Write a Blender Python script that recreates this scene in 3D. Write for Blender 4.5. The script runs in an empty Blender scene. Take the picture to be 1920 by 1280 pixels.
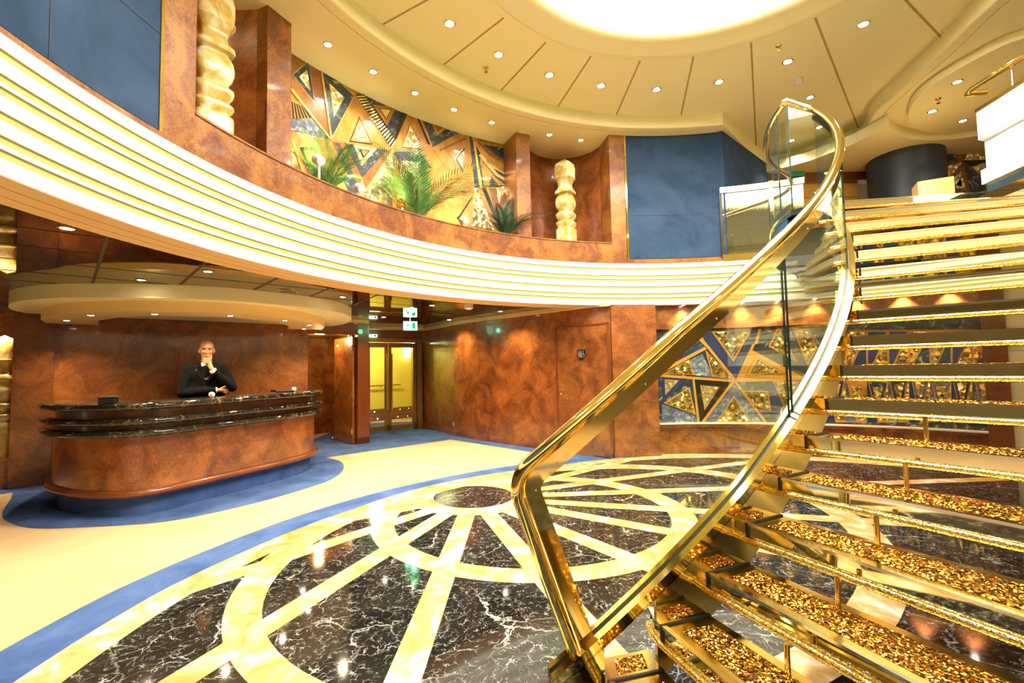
import bpy, bmesh, math, random
from mathutils import Vector, Matrix
random.seed(7)
PI = math.pi
SC = bpy.context.scene
COL = SC.collection
rad, deg = math.radians, math.degrees

# ------------------------------------------------------------------ camera (1920x1280 frame)
F = 875.0
PITCH = math.atan(48 / F)
ROLL = 0.02
CAMH = 1.42
cp, sp_ = math.cos(PITCH), math.sin(PITCH)
cr, sr = math.cos(ROLL), math.sin(ROLL)
cam = bpy.data.cameras.new('camera')
cam.sensor_width = 36
cam.lens = F / 1920 * 36
cam.clip_start = 0.02
co = bpy.data.objects.new('camera', cam)
COL.objects.link(co)
rx = Vector((cr, sp_ * sr, -cp * sr))
dn = Vector((-sr, sp_ * cr, -cp * cr))
fw = Vector((0, cp, sp_))
M = Matrix.Identity(4)
for i, a in enumerate((rx, -dn, -fw)):
    M[0][i], M[1][i], M[2][i] = a
M[2][3] = CAMH
co.matrix_world = M
SC.camera = co
SC.view_settings.view_transform = 'Standard'
SC.view_settings.look = 'None'
SC.view_settings.exposure = 0.0
SC.view_settings.gamma = 1.0
SC.view_settings.use_curve_mapping = False

EYE = Vector((0, 0, CAMH))
def ray(p):
    return fw + rx * ((p[0] - 960) / F) + dn * ((p[1] - 640) / F)
def at(p, z):                       # survey a point of the photo on the level z
    d = ray(p); t = (z - CAMH) / d.z
    return (d.x * t, d.y * t)
AC = Vector((2.43, 2.53))           # centre of the round atrium
SCN = Vector((-0.53, 5.62))         # centre of the winding stair
def cyl(p, R, c=AC):                # survey a point on an upright cylinder, far side
    d = ray(p); o = Vector((-c.x, -c.y)); d2 = Vector((d.x, d.y))
    a = d2 @ d2 if False else d2.dot(d2)
    b = 2 * o.dot(d2); q = o.dot(o) - R * R
    t = (-b + math.sqrt(max(b * b - 4 * a * q, 0))) / (2 * a)
    return EYE + d * t
def onpl(p, P0, dr):                # survey a point on an upright plane through P0 along dr
    d = ray(p); n = Vector((-dr[1], dr[0]))
    t = n.dot(Vector(P0)) / n.dot(Vector((d.x, d.y)))
    return EYE + d * t
def PA(R, th, z=None):
    x = AC.x + R * math.cos(rad(th)); y = AC.y + R * math.sin(rad(th))
    return (x, y) if z is None else (x, y, z)
def PS(R, th, z=None):
    x = SCN.x + R * math.cos(rad(th)); y = SCN.y + R * math.sin(rad(th))
    return (x, y) if z is None else (x, y, z)
def thA(p):
    return deg(math.atan2(p[1] - AC.y, p[0] - AC.x))

# ------------------------------------------------------------------ mesh builder
class MB:
    def __init__(s):
        s.v = []; s.f = []; s.m = []
    def add(s, vs, fs, m=0):
        o = len(s.v); s.v += [tuple(v) for v in vs]
        for f in fs:
            s.f.append(tuple(i + o for i in f)); s.m.append(m)
        return s
    def box(s, c, h, rz=0, m=0, M3=None):
        vs = []
        for z in (-1, 1):
            for x, y in ((-1, -1), (1, -1), (1, 1), (-1, 1)):
                p = Vector((x * h[0], y * h[1], z * h[2]))
                if rz: p.rotate(Matrix.Rotation(rz, 3, 'Z'))
                if M3: p = M3 @ p
                vs.append(Vector(c) + p)
        return s.add(vs, [(3, 2, 1, 0), (4, 5, 6, 7), (0, 1, 5, 4), (1, 2, 6, 5), (2, 3, 7, 6), (3, 0, 4, 7)], m)
    def prism(s, poly, z0, z1, m=0, top=True, bot=True):
        n = len(poly)
        vs = [(p[0], p[1], z0) for p in poly] + [(p[0], p[1], z1) for p in poly]
        ar = sum(poly[i][0] * poly[(i + 1) % n][1] - poly[(i + 1) % n][0] * poly[i][1] for i in range(n))
        fs = []
        for i in range(n):
            j = (i + 1) % n
            fs.append((i, j, n + j, n + i) if ar > 0 else (j, i, n + i, n + j))
        if bot: fs.append(tuple(range(n - 1, -1, -1)) if ar > 0 else tuple(range(n)))
        if top: fs.append(tuple(range(n, 2 * n)) if ar > 0 else tuple(range(2 * n - 1, n - 1, -1)))
        return s.add(vs, fs, m)
    def loft(s, rings, closed=True, m=0, cap=True):     # rings: lists of points of one length
        n = len(rings[0]); vs = [p for r in rings for p in r]; fs = []
        for a in range(len(rings) - 1):
            for i in range(n if closed else n - 1):
                j = (i + 1) % n
                fs.append((a * n + i, a * n + j, (a + 1) * n + j, (a + 1) * n + i))
        if cap and closed:
            fs.append(tuple(range(n - 1, -1, -1))); fs.append(tuple(range((len(rings) - 1) * n, len(rings) * n)))
        return s.add(vs, fs, m)
    def arc(s, prof, t0, t1, n, c=AC, m=0, closed=False):   # sweep a (radius, z) profile round c
        rings = []
        for k in range(n + 1):
            th = rad(t0 + (t1 - t0) * k / n)
            rings.append([(c.x + r * math.cos(th), c.y + r * math.sin(th), z) for r, z in prof])
        return s.loft(rings, closed, m, cap=closed)
    def tube(s, path, r, n=12, m=0, close=False):
        P = [Vector(p) for p in path]; rings = []; up = None
        for i, p in enumerate(P):
            a = P[i - 1] if (i or close) else p; b = P[(i + 1) % len(P)] if (i < len(P) - 1 or close) else p
            t = (b - a).normalized()
            if up is None:
                up = Vector((0, 0, 1)) if abs(t.z) < .9 else Vector((1, 0, 0))
            u = (up - t * up.dot(t)).normalized(); up = u; w = t.cross(u)
            rr = r[i] if isinstance(r, (list, tuple)) else r
            rings.append([p + (u * math.cos(2 * PI * k / n) + w * math.sin(2 * PI * k / n)) * rr for k in range(n)])
        if close: rings.append(rings[0])
        return s.loft(rings, True, m, cap=not close)
    def lathe(s, prof, n=24, c=(0, 0, 0), m=0, ax=None):
        rings = [[(c[0] + r * math.cos(2 * PI * k / n), c[1] + r * math.sin(2 * PI * k / n), c[2] + z) for k in range(n)] for r, z in prof]
        return s.loft(rings, True, m, cap=True)
    def ell(s, c, h, n=12, q=8, m=0, M3=None):
        rings = []
        for a in range(1, q):
            ph = PI * a / q
            rr = []
            for k in range(n):
                p = Vector((h[0] * math.sin(ph) * math.cos(2 * PI * k / n), h[1] * math.sin(ph) * math.sin(2 * PI * k / n), -h[2] * math.cos(ph)))
                if M3: p = M3 @ p
                rr.append(Vector(c) + p)
            rings.append(rr)
        return s.loft(rings, True, m, cap=True)
    def cap(s, a, b, ra, rb, n=10, m=0):                # tapered limb with round ends
        a, b = Vector(a), Vector(b); t = (b - a).normalized()
        u = t.orthogonal().normalized(); w = t.cross(u); rings = []
        def ring(c, r): return [c + (u * math.cos(2 * PI * k / n) + w * math.sin(2 * PI * k / n)) * r for k in range(n)]
        for k in range(1, 4):
            q = PI / 2 * k / 4 - PI / 2
            rings.append(ring(a + t * (ra * math.sin(q)), ra * math.cos(q)))
        rings.append(ring(a, ra)); rings.append(ring(b, rb))
        for k in range(1, 4):
            q = PI / 2 * k / 4
            rings.append(ring(b + t * (rb * math.sin(q)), rb * math.cos(q)))
        return s.loft(rings, True, m, cap=True)
    def build(s, name, mats, parent=None, smooth=None, bevel=0):
        me = bpy.data.meshes.new(name); me.from_pydata(s.v, [], s.f)
        for mm in (mats if isinstance(mats, (list, tuple)) else [mats]): me.materials.append(mm)
        if len(me.polygons) == len(s.m):
            me.polygons.foreach_set('material_index', s.m)
        bm = bmesh.new(); bm.from_mesh(me); bmesh.ops.recalc_face_normals(bm, faces=bm.faces); bm.to_mesh(me); bm.free()
        if smooth is not None:
            me.polygons.foreach_set('use_smooth', [True] * len(me.polygons)); me.set_sharp_from_angle(angle=rad(smooth))
        me.update()
        o = bpy.data.objects.new(name, me); COL.objects.link(o)
        if parent is not None: par(o, parent)
        if bevel:
            b = o.modifiers.new('bevel', 'BEVEL'); b.width = bevel; b.segments = 2; b.limit_method = 'ANGLE'
        return o
def par(o, p):
    o.parent = p
    o.matrix_parent_inverse = Matrix.Translation(p['_w'] if '_w' in p else p.location).inverted() if p.type == 'EMPTY' else Matrix.Identity(4)
def thing(name, label, cat, loc=(0, 0, 0), group=None):
    o = bpy.data.objects.new(name, None); o.location = loc; o.empty_display_size = .05; COL.objects.link(o)
    return tag(o, label, cat, group)
def tag(o, label, cat, group=None):
    o['label'] = label; o['category'] = cat
    if group: o['group'] = group
    return o
def struct(o, label=None, cat=None):
    o['kind'] = 'structure'
    if label: o['label'] = label
    if cat: o['category'] = cat
    return o
def dup(root, loc, label, group=None, rz=0, sc=1):
    r = root.copy(); COL.objects.link(r); r.location = loc; r.rotation_euler = (0, 0, rz); r.scale = (sc, sc, sc)
    r['label'] = label
    if group: r['group'] = group
    for ch in list(root.children):
        c = ch.copy(); COL.objects.link(c); c.parent = r
        for g in ch.children:
            d = g.copy(); COL.objects.link(d); d.parent = c
    return r
def smoothpath(pts, n=6, closed=False):                 # Catmull-Rom
    P = [Vector(p) for p in pts]; out = []
    N = len(P)
    for i in range(N if closed else N - 1):
        a, b, c, d = (P[(i - 1) % N] if (i or closed) else P[0] * 2 - P[1], P[i], P[(i + 1) % N],
                      P[(i + 2) % N] if (i + 2 < N or closed) else P[-1] * 2 - P[-2])
        for k in range(n):
            t = k / n
            out.append(0.5 * ((2 * b) + (c - a) * t + (2 * a - 5 * b + 4 * c - d) * t * t + (3 * b - a - 3 * c + d) * t ** 3))
    if not closed: out.append(P[-1])
    return out
def offset(path, d):                                    # positive = to the left of travel
    out = []
    for i, p in enumerate(path):
        a = path[max(i - 1, 0)]; b = path[min(i + 1, len(path) - 1)]
        t = Vector((b[0] - a[0], b[1] - a[1])).normalized()
        out.append((p[0] - t.y * d, p[1] + t.x * d))
    return out

# ------------------------------------------------------------------ materials
def new(name):
    m = bpy.data.materials.new(name); m.use_nodes = True; nt = m.node_tree
    b = nt.nodes['Principled BSDF']
    return m, nt, b
def N(nt, t, **k):
    n = nt.nodes.new(t)
    for a, v in k.items():
        if a in n.inputs: n.inputs[a].default_value = v
        else: setattr(n, a, v)
    return n
def plain(name, col, rough=.5, metal=0, coat=0, spec=.5, em=None, es=0):
    m, nt, b = new(name)
    b.inputs['Base Color'].default_value = (*col, 1); b.inputs['Roughness'].default_value = rough
    b.inputs['Metallic'].default_value = metal; b.inputs['Coat Weight'].default_value = coat
    b.inputs['Coat Roughness'].default_value = .05
    b.inputs['Specular IOR Level'].default_value = spec
    if em: b.inputs['Emission Color'].default_value = (*em, 1); b.inputs['Emission Strength'].default_value = es
    return m
def ramp(nt, stops, fac):
    r = nt.nodes.new('ShaderNodeValToRGB'); el = r.color_ramp.elements
    while len(el) < len(stops): el.new(.5)
    for e, (p, c) in zip(el, stops): e.position = p; e.color = (*c, 1)
    nt.links.new(fac, r.inputs['Fac'])
    return r
def coords(nt, scale=(1, 1, 1)):
    tc = nt.nodes.new('ShaderNodeTexCoord'); mp = nt.nodes.new('ShaderNodeMapping')
    mp.inputs['Scale'].default_value = scale
    nt.links.new(tc.outputs['Object'], mp.inputs['Vector'])
    return mp.outputs['Vector']
def mottled(name, stops, scale=3, rough=.4, detail=8, dist=.6, coat=0, metal=0, stretch=(1, 1, 1), bump=0, bscale=60, spec=.5):
    m, nt, b = new(name)
    v = coords(nt, stretch)
    n = N(nt, 'ShaderNodeTexNoise', Scale=scale, Detail=detail, Roughness=.62, Distortion=dist)
    nt.links.new(v, n.inputs['Vector'])
    r = ramp(nt, stops, n.outputs['Fac'])
    nt.links.new(r.outputs['Color'], b.inputs['Base Color'])
    b.inputs['Roughness'].default_value = rough; b.inputs['Coat Weight'].default_value = coat; b.inputs['Coat Roughness'].default_value = .04
    b.inputs['Metallic'].default_value = metal; b.inputs['Specular IOR Level'].default_value = spec
    if bump:
        n2 = N(nt, 'ShaderNodeTexNoise', Scale=bscale, Detail=3); nt.links.new(v, n2.inputs['Vector'])
        bp = N(nt, 'ShaderNodeBump', Strength=bump, Distance=.01); nt.links.new(n2.outputs['Fac'], bp.inputs['Height'])
        nt.links.new(bp.outputs['Normal'], b.inputs['Normal'])
    return m
def burl(name, k=1.0, coat=.5, warm=1.0):
    m, nt, b = new(name)
    v = coords(nt)
    a = N(nt, 'ShaderNodeTexNoise', Scale=2.8, Detail=6, Roughness=.6, Distortion=1.0)
    c = N(nt, 'ShaderNodeTexNoise', Scale=38, Detail=7, Roughness=.75, Distortion=1.6)
    for n in (a, c): nt.links.new(v, n.inputs['Vector'])
    mx = N(nt, 'ShaderNodeMath', operation='ADD'); mu = N(nt, 'ShaderNodeMath', operation='MULTIPLY'); mu.inputs[1].default_value = .5
    nt.links.new(a.outputs['Fac'], mx.inputs[0]); nt.links.new(c.outputs['Fac'], mx.inputs[1]); nt.links.new(mx.outputs[0], mu.inputs[0])
    r = ramp(nt, [(.34, (.055 * k, .014 * k, .004 * k)), (.46, (.17 * k, .048 * k, .012 * k)), (.55, (.30 * k, .095 * k * warm, .02 * k)), (.68, (.42 * k, .16 * k * warm, .04 * k))], mu.outputs[0])
    nt.links.new(r.outputs['Color'], b.inputs['Base Color'])
    b.inputs['Roughness'].default_value = .32; b.inputs['Coat Weight'].default_value = coat; b.inputs['Coat Roughness'].default_value = .09
    return m
def marble(name, base, vein, amt=1.0, sc=2.2, rough=.06):
    m, nt, b = new(name)
    v = coords(nt)
    dn_ = N(nt, 'ShaderNodeTexNoise', Scale=1.7, Detail=6, Roughness=.6); nt.links.new(v, dn_.inputs['Vector'])
    mix = N(nt, 'ShaderNodeMix', data_type='RGBA', blend_type='ADD'); mix.inputs['Factor'].default_value = .55
    nt.links.new(v, mix.inputs[6]); nt.links.new(dn_.outputs['Color'], mix.inputs[7])
    tot = None
    for s, w in ((sc, .015), (sc * 2.6, .013), (sc * 5.5, .016), (sc * 11, .02)):
        vo = N(nt, 'ShaderNodeTexVoronoi', feature='DISTANCE_TO_EDGE', Scale=s); nt.links.new(mix.outputs[2], vo.inputs['Vector'])
        mr = N(nt, 'ShaderNodeMapRange'); mr.inputs[1].default_value = 0; mr.inputs[2].default_value = w; mr.inputs[3].default_value = 1; mr.inputs[4].default_value = 0
        nt.links.new(vo.outputs['Distance'], mr.inputs[0])
        gn = N(nt, 'ShaderNodeTexNoise', Scale=s * 1.3, Detail=4); nt.links.new(v, gn.inputs['Vector'])
        g2 = N(nt, 'ShaderNodeMapRange'); g2.inputs[1].default_value = .47; g2.inputs[2].default_value = .70; nt.links.new(gn.outputs['Fac'], g2.inputs[0])
        mu = N(nt, 'ShaderNodeMath', operation='MULTIPLY'); nt.links.new(mr.outputs[0], mu.inputs[0]); nt.links.new(g2.outputs[0], mu.inputs[1])
        if tot is None: tot = mu
        else:
            mxx = N(nt, 'ShaderNodeMath', operation='MAXIMUM'); nt.links.new(tot.outputs[0], mxx.inputs[0]); nt.links.new(mu.outputs[0], mxx.inputs[1]); tot = mxx
    am = N(nt, 'ShaderNodeMath', operation='MULTIPLY'); am.inputs[1].default_value = amt; nt.links.new(tot.outputs[0], am.inputs[0])
    cl = N(nt, 'ShaderNodeTexNoise', Scale=3, Detail=5); nt.links.new(v, cl.inputs['Vector'])
    br = ramp(nt, [(.35, base), (.75, tuple(min(1, x * 2.2 + .006) for x in base))], cl.outputs['Fac'])
    m2 = N(nt, 'ShaderNodeMix', data_type='RGBA'); nt.links.new(am.outputs[0], m2.inputs['Factor']); nt.links.new(br.outputs['Color'], m2.inputs[6]); m2.inputs[7].default_value = (*vein, 1)
    nt.links.new(m2.outputs[2], b.inputs['Base Color']); b.inputs['Roughness'].default_value = rough
    b.inputs['Specular IOR Level'].default_value = .6
    return m
def mirror(name, col, rough=.03):
    return plain(name, col, rough, 1.0)
def thinglass(name, tint=(.93, .98, .95), refl=.12, gz=.75):
    m = bpy.data.materials.new(name); m.use_nodes = True; nt = m.node_tree; nt.nodes.clear()
    o = nt.nodes.new('ShaderNodeOutputMaterial'); t = nt.nodes.new('ShaderNodeBsdfTransparent'); g = nt.nodes.new('ShaderNodeBsdfGlossy')
    t.inputs[0].default_value = (*tint, 1); g.inputs['Roughness'].default_value = .0; g.inputs['Color'].default_value = (.95, 1, .95, 1)
    fr = N(nt, 'ShaderNodeLayerWeight', Blend=.25); ad = N(nt, 'ShaderNodeMath', operation='MULTIPLY_ADD', use_clamp=True)
    ad.inputs[1].default_value = gz; ad.inputs[2].default_value = refl
    nt.links.new(fr.outputs['Fresnel'], ad.inputs[0])
    mx = nt.nodes.new('ShaderNodeMixShader'); nt.links.new(ad.outputs[0], mx.inputs[0]); nt.links.new(t.outputs[0], mx.inputs[1]); nt.links.new(g.outputs[0], mx.inputs[2])
    nt.links.new(mx.outputs[0], o.inputs[0])
    return m
def crystals(name, stops, scale=70, tilt=1.3, rough=.12, metal=1.0, es=0.0):
    m, nt, b = new(name)
    v = coords(nt)
    vo = N(nt, 'ShaderNodeTexVoronoi', Scale=scale, Randomness=1.0); nt.links.new(v, vo.inputs['Vector'])
    sp = nt.nodes.new('ShaderNodeSeparateColor'); nt.links.new(vo.outputs['Color'], sp.inputs[0])
    r = ramp(nt, stops, sp.outputs[0]); nt.links.new(r.outputs['Color'], b.inputs['Base Color'])
    ge = nt.nodes.new('ShaderNodeNewGeometry')
    s1 = N(nt, 'ShaderNodeVectorMath', operation='SUBTRACT'); s1.inputs[1].default_value = (.5, .5, .5); nt.links.new(vo.outputs['Color'], s1.inputs[0])
    s2 = N(nt, 'ShaderNodeVectorMath', operation='SCALE'); s2.inputs['Scale'].default_value = tilt; nt.links.new(s1.outputs[0], s2.inputs[0])
    s3 = N(nt, 'ShaderNodeVectorMath', operation='ADD'); nt.links.new(s2.outputs[0], s3.inputs[0]); nt.links.new(ge.outputs['Normal'], s3.inputs[1])
    s4 = N(nt, 'ShaderNodeVectorMath', operation='NORMALIZE'); nt.links.new(s3.outputs[0], s4.inputs[0]); nt.links.new(s4.outputs[0], b.inputs['Normal'])
    b.inputs['Metallic'].default_value = metal; b.inputs['Roughness'].default_value = rough
    return m

M_beige = mottled('beige_carpet', [(.3, (.50, .345, .195)), (.7, (.62, .445, .285))], 1.2, .95, bump=.25, bscale=260, spec=.1)
M_blue = mottled('blue_carpet', [(.3, (.035, .075, .22)), (.7, (.085, .15, .36))], 2.5, .95, bump=.25, bscale=220, spec=.1)
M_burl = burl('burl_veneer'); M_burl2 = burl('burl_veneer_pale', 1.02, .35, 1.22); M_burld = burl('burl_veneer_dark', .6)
M_mahog = mottled('mahogany', [(.3, (.13, .035, .010)), (.7, (.22, .06, .018))], 3, .3, stretch=(1, 1, .15), coat=.4)
M_blackm = marble('black_marble', (.010, .009, .007), (.85, .82, .75), 1.0, 1.9)
M_deskm = marble('desk_marble', (.008, .007, .005), (.62, .50, .30), .55, 1.3)
M_goldm = mottled('yellow_marble', [(.32, (.52, .285, .08)), (.46, (.64, .405, .17)), (.56, (.75, .57, .35)), (.64, (.93, .89, .80))], 2.6, .1, dist=1.6, coat=.2)
M_cream = plain('cream_paint', (.88, .81, .44), .55, spec=.3)
M_cream2 = plain('cream_panel', (.84, .74, .46), .4, spec=.4)
M_white = plain('ivory_fascia', (.92, .91, .85), .45, spec=.4)
M_grshade = plain('groove_shade', (.40, .385, .12), .6)  # shading and bounced light of the fascia recesses, put into the colour
M_tan = plain('tan_soffit', (.74, .52, .22), .5)
M_dkceil = plain('mirror_ceiling', (.20, .115, .055), .03, 1.0)
M_seam = plain('dark_seam', (.05, .035, .015), .8)  # dark brown of the ceiling joints and the planter trough
M_groove = plain('ceiling_groove', (.42, .30, .09), .8)
M_suede = mottled('navy_suede', [(.3, (.022, .044, .092)), (.7, (.046, .082, .150))], 1.6, .95, detail=5, dist=1.0, bump=.2, bscale=90, spec=.15)
M_brass = plain('polished_brass', (.93, .74, .28), .06, 1.0)
M_brassd = plain('dark_brass', (.62, .42, .10), .16, 1.0)
M_gold = plain('gold_plate', (.86, .66, .22), .14, 1.0)
M_steel = plain('brushed_edge', (.86, .83, .72), .10, 1.0)
M_mirror = plain('bronze_mirror', (.84, .79, .55), .03, 1.0)
M_under = plain('mirror_underside', (.80, .74, .50), .04, 1.0)
M_chrome = plain('chrome', (.8, .8, .8), .1, 1.0)
M_black = plain('black_plastic', (.012, .012, .014), .35)
M_gasket = plain('black_gasket', (.01, .012, .012), .4)
M_wplast = plain('white_plastic', (.8, .8, .78), .4)
M_glass = thinglass('railing_glass', (.92, .96, .90), .03, .22)
M_glassm = thinglass('balustrade_glass', (.55, .62, .60), .38)
M_gedge = plain('glass_edge', (.012, .045, .036), .25)
M_cryst = crystals('gold_crystals', [(0, (.20, .06, .005)), (.25, (.60, .22, .015)), (.5, (.92, .46, .05)), (.75, (1, .70, .22)), (1, (1, 1, .95))], 165, 1.6, .10)
M_bead = crystals('gold_bead_strip', [(0, (.75, .5, .08)), (.6, (.95, .72, .22)), (1, (1, .95, .7))], 260, .35, .14)
M_lamp = plain('lamp_glow', (1, 1, 1), .5, em=(1, .92, .76), es=40)
M_lamp.cycles.emission_sampling = 'NONE'
M_dome = plain('dome_light', (1, 1, 1), .5, em=(1, .96, .84), es=17)
M_onyx = None
# ================================================================== THE SETTING
def interp(t, tab):
    tab = sorted(tab)
    if t <= tab[0][0]: return tab[0][1]
    for (a, b), (c, d) in zip(tab, tab[1:]):
        if t <= c: return b + (d - b) * (t - a) / (c - a)
    return tab[-1][1]
def RO(th):
    th = th % 360
    if th < 60: return 4.8
    return interp(th, [(60, 4.80), (78, 4.80), (91, 4.78), (101, 4.71), (112, 4.60), (131, 4.61), (141, 4.65), (155, 4.71), (164, 4.74), (173, 4.79), (183, 4.78), (360, 4.8)])
def ringstrip(mb, r0, r1, t0, t1, n, z, m=0, c=AC):
    for k in range(n):
        a = t0 + (t1 - t0) * k / n; b = t0 + (t1 - t0) * (k + 1) / n
        q = []
        for th, r in ((a, r0), (b, r0), (b, r1), (a, r1)):
            R = r(th) if callable(r) else r
            q.append((c.x + R * math.cos(rad(th)), c.y + R * math.sin(rad(th)), z))
        mb.add(q, [(0, 1, 2, 3)], m)
def flatpoly(mb, poly, z, m=0):
    mb.add([(p[0], p[1], z) for p in poly], [tuple(range(len(poly)))], m)

b = MB(); b.prism([(2.43 + 15 * math.cos(2 * PI * k / 64), 2.53 + 15 * math.sin(2 * PI * k / 64)) for k in range(64)], -.25, 0)
floor = struct(b.build('floor', M_beige), 'sand coloured carpeted floor of the round lobby', 'floor')
b = MB(); ringstrip(b, RO, lambda t: RO(t) + .33, 96, 362, 160, .004); b.build('blue_carpet_border', M_blue, floor)
desk_carpet = [(-5.9, 5.55), (-5.35, 4.95), (-4.93, 4.64), (-4.54, 4.47), (-4.14, 4.46), (-3.4, 4.57), (-2.92, 5.03), (-2.58, 5.64), (-2.40, 6.2), (-2.46, 6.79), (-2.71, 7.38), (-3.09, 7.75)]
poly = [tuple(p) for p in smoothpath([Vector(p) for p in desk_carpet], 5)]
b = MB(); flatpoly(b, poly + [(-3.6, 8.45), (-6.4, 6.05)], .0035); b.build('blue_carpet_around_desk', M_blue, floor)
b = MB(); flatpoly(b, [(-1.26, 9.4), (-2.55, 8.25), (-3.09, 7.74), (-3.9, 8.2), (-4.2, 9.6), (-4.2, 12.5), (-1.2, 13), (-1.2, 10.2), (-.4, 9.3), (.6, 8.3), (1.6, 7.5), (1.6, 7.1), (1.0, 7.15), (.32, 7.83)], .003)
flatpoly(b, [(-6.1, 5.95), (-6.5, 5.5), (-9, 3.2), (-9.5, 3.6), (-6.6, 6.3)], .003)
b.build('blue_carpet_by_walls', M_blue, floor)
b = MB()
flatpoly(b, [PA(RO(k * 360 / 160) - .01, k * 360 / 160) for k in range(160)], .006)
b.build('black_marble_inlay', M_blackm, floor)
g = MB()
ringstrip(g, lambda t: RO(t) - .23, RO, 60, 420, 180, .0085)
def ell_ring(mb, c0, ax0, c1, ax1, ang, z, n=96):
    ca, sa = math.cos(rad(ang)), math.sin(rad(ang)); o = []; i_ = []
    for k in range(n):
        t = 2 * PI * k / n
        for c, ax, L in ((c0, ax0, o), (c1, ax1, i_)):
            x, y = ax[0] * math.cos(t), ax[1] * math.sin(t)
            L.append((c[0] + x * ca - y * sa, c[1] + x * sa + y * ca, z))
    for k in range(n):
        j = (k + 1) % n; mb.add([o[k], o[j], i_[j], i_[k]], [(0, 1, 2, 3)])
ell_ring(g, (.627, 4.272), (2.79, 2.20), (.624, 4.23), (2.567, 1.93), -138.5, .0078)
ell_ring(g, (.17, 4.632), (1.515, 1.50), (.157, 4.626), (1.295, 1.275), 0, .0081)
ell_ring(g, (-.459, 5.237), (.69, .66), (-.459, 5.237), (.455, .425), -45, .0084)
for i in range(19):
    a = rad(-148 + 18.9 * i); d = Vector((math.cos(a), math.sin(a))); n_ = Vector((-d.y, d.x)); off = .05 if -30 < -148 + 18.9 * i < 60 else 0
    S = Vector((-.459, 5.237)) - n_ * off; r1 = .6
    while r1 < 9.5:
        q = S + d * r1
        if (q - AC).length > RO(thA(q)) - .1: break
        r1 += .02
    if r1 < .8: continue
    w = .085
    g.add([(*(S + d * .6 + n_ * w), .0074), (*(S + d * .6 - n_ * w), .0074), (*(S + d * r1 - n_ * w), .0074), (*(S + d * r1 + n_ * w), .0074)], [(0, 1, 2, 3)])
g.build('yellow_marble_inlay', M_goldm, floor)

# ------------------------------------------------------------------ lower walls
WP = Vector((-2.93, 9.05)); WD = Vector((-.76, -.65)).normalized(); WN = Vector((WD.y, -WD.x))   # WN points away from the room
def wl(t, o=0): return tuple(WP + WD * t + WN * o)
def wt(px):
    p = onpl((px, 720), WP, WD); return (Vector((p.x, p.y)) - WP).dot(WD)
CEILL = 2.40
t577, t97, t671, t24 = wt(577), wt(97), wt(671), wt(24)
def slab(mb, a, b_, z0, z1, th, m=0):
    a, b_ = Vector(a), Vector(b_); d = (b_ - a).normalized(); n = Vector((-d.y, d.x)) * th
    mb.prism([a, b_, b_ + n, a + n], z0, z1, m)
b = MB(); slab(b, wl(t97), wl(t577), 0, CEILL, .15)
struct(b.build('wall_back', M_burl), 'reddish burl panelled wall behind the reception desk', 'wall')
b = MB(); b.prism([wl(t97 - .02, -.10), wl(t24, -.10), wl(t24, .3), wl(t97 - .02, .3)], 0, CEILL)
struct(b.build('trim_1', M_burld), 'burl pilaster left of the reception desk, shade put into its tone', 'pilaster')  # darker veneer stands in for the lack of light here
b = MB(); b.prism([wl(t97 - .02, .75), wl(t97 + 5, .75), wl(t97 + 5, .9), wl(t97 - .02, .9)], 0, CEILL)
b.prism([wl(t24, -.02), wl(t97 + 5, -.02), wl(t97 + 5, .8), wl(t24, .8)], 0, .36)
struct(b.build('wall_left', M_burl), 'burl niche wall at the far left edge', 'wall')
# pier + header over the service door
b = MB()
b.prism([wl(t671), (-2.82, 9.2), (-3.32, 10.62), (-3.5, 10.5), wl(t671, .14)], 0, CEILL)
b.prism([wl(t671), wl(t671, .14), wl(t577, .14), wl(t577)], 2.10, CEILL)
b.prism([(-2.82, 9.2), wl(t671), wl(t671 + .0, .02), (-2.82, 9.22)], 0, .12)
struct(b.build('wall_service', M_mahog), 'mahogany pier and door head beside the service doorway', 'wall')
b = MB()      # service passage behind the doorway
b.prism([wl(t577 + .05, .14), wl(t577 + .05, 2.2), wl(t577 + .2, 2.2), wl(t577 + .2, .14)], 0, CEILL)
b.prism([wl(t577 + .05, 2.2), wl(t671 - .6, 2.2), wl(t671 - .6, 2.3), wl(t577 + .05, 2.3)], 0, CEILL)
b.prism([wl(t577 + .2, .14), wl(t577 + .2, 2.3), wl(t671 - .6, 2.3), wl(t671, .14)], 2.16, 2.2)
struct(b.build('wall_passage', M_burl2), 'golden burl wall inside the service passage', 'wall')
# right hand burl wall
RW = [(-2.22, 11.36), (-1.95, 11.02), (-1.59, 10.5), (-1.14, 9.8), (-.67, 9.27), (-.14, 8.72), (.38, 8.22), (1.2, 7.42), (1.55, 7.25)]
RWs = [tuple(p) for p in smoothpath([Vector(p) for p in RW], 5)]
b = MB(); b.prism(RWs + offset(RWs, .2)[::-1], .1, CEILL)
wr = struct(b.build('wall_right', M_burl, smooth=30), 'reddish burl panelled wall with the washroom door', 'wall')
b = MB(); q = offset(RWs, -.015); b.prism(q + offset(RWs, .2)[::-1], 0, .1); struct(b.build('baseboard_right', M_burl, smooth=30))
b = MB(); q = offset(RWs, -.09); b.prism(q + offset(RWs, .0)[::-1], 2.335, CEILL - .003)
q0 = [(-3.30, 10.55), (-2.2, 11.33)]; b.prism([(-3.38, 10.48), (-3.20, 10.25), (-2.1, 11.0), (-2.2, 11.33)], 2.335, CEILL - .003)
b.prism([wl(t577, -.0), (-2.82, 9.2), (-2.80, 9.12), wl(t577, -.09)], 2.335, CEILL - .003)
struct(b.build('trim_2', M_tan, smooth=30), 'tan cornice strip under the mirrored ceiling', 'trim')
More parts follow.
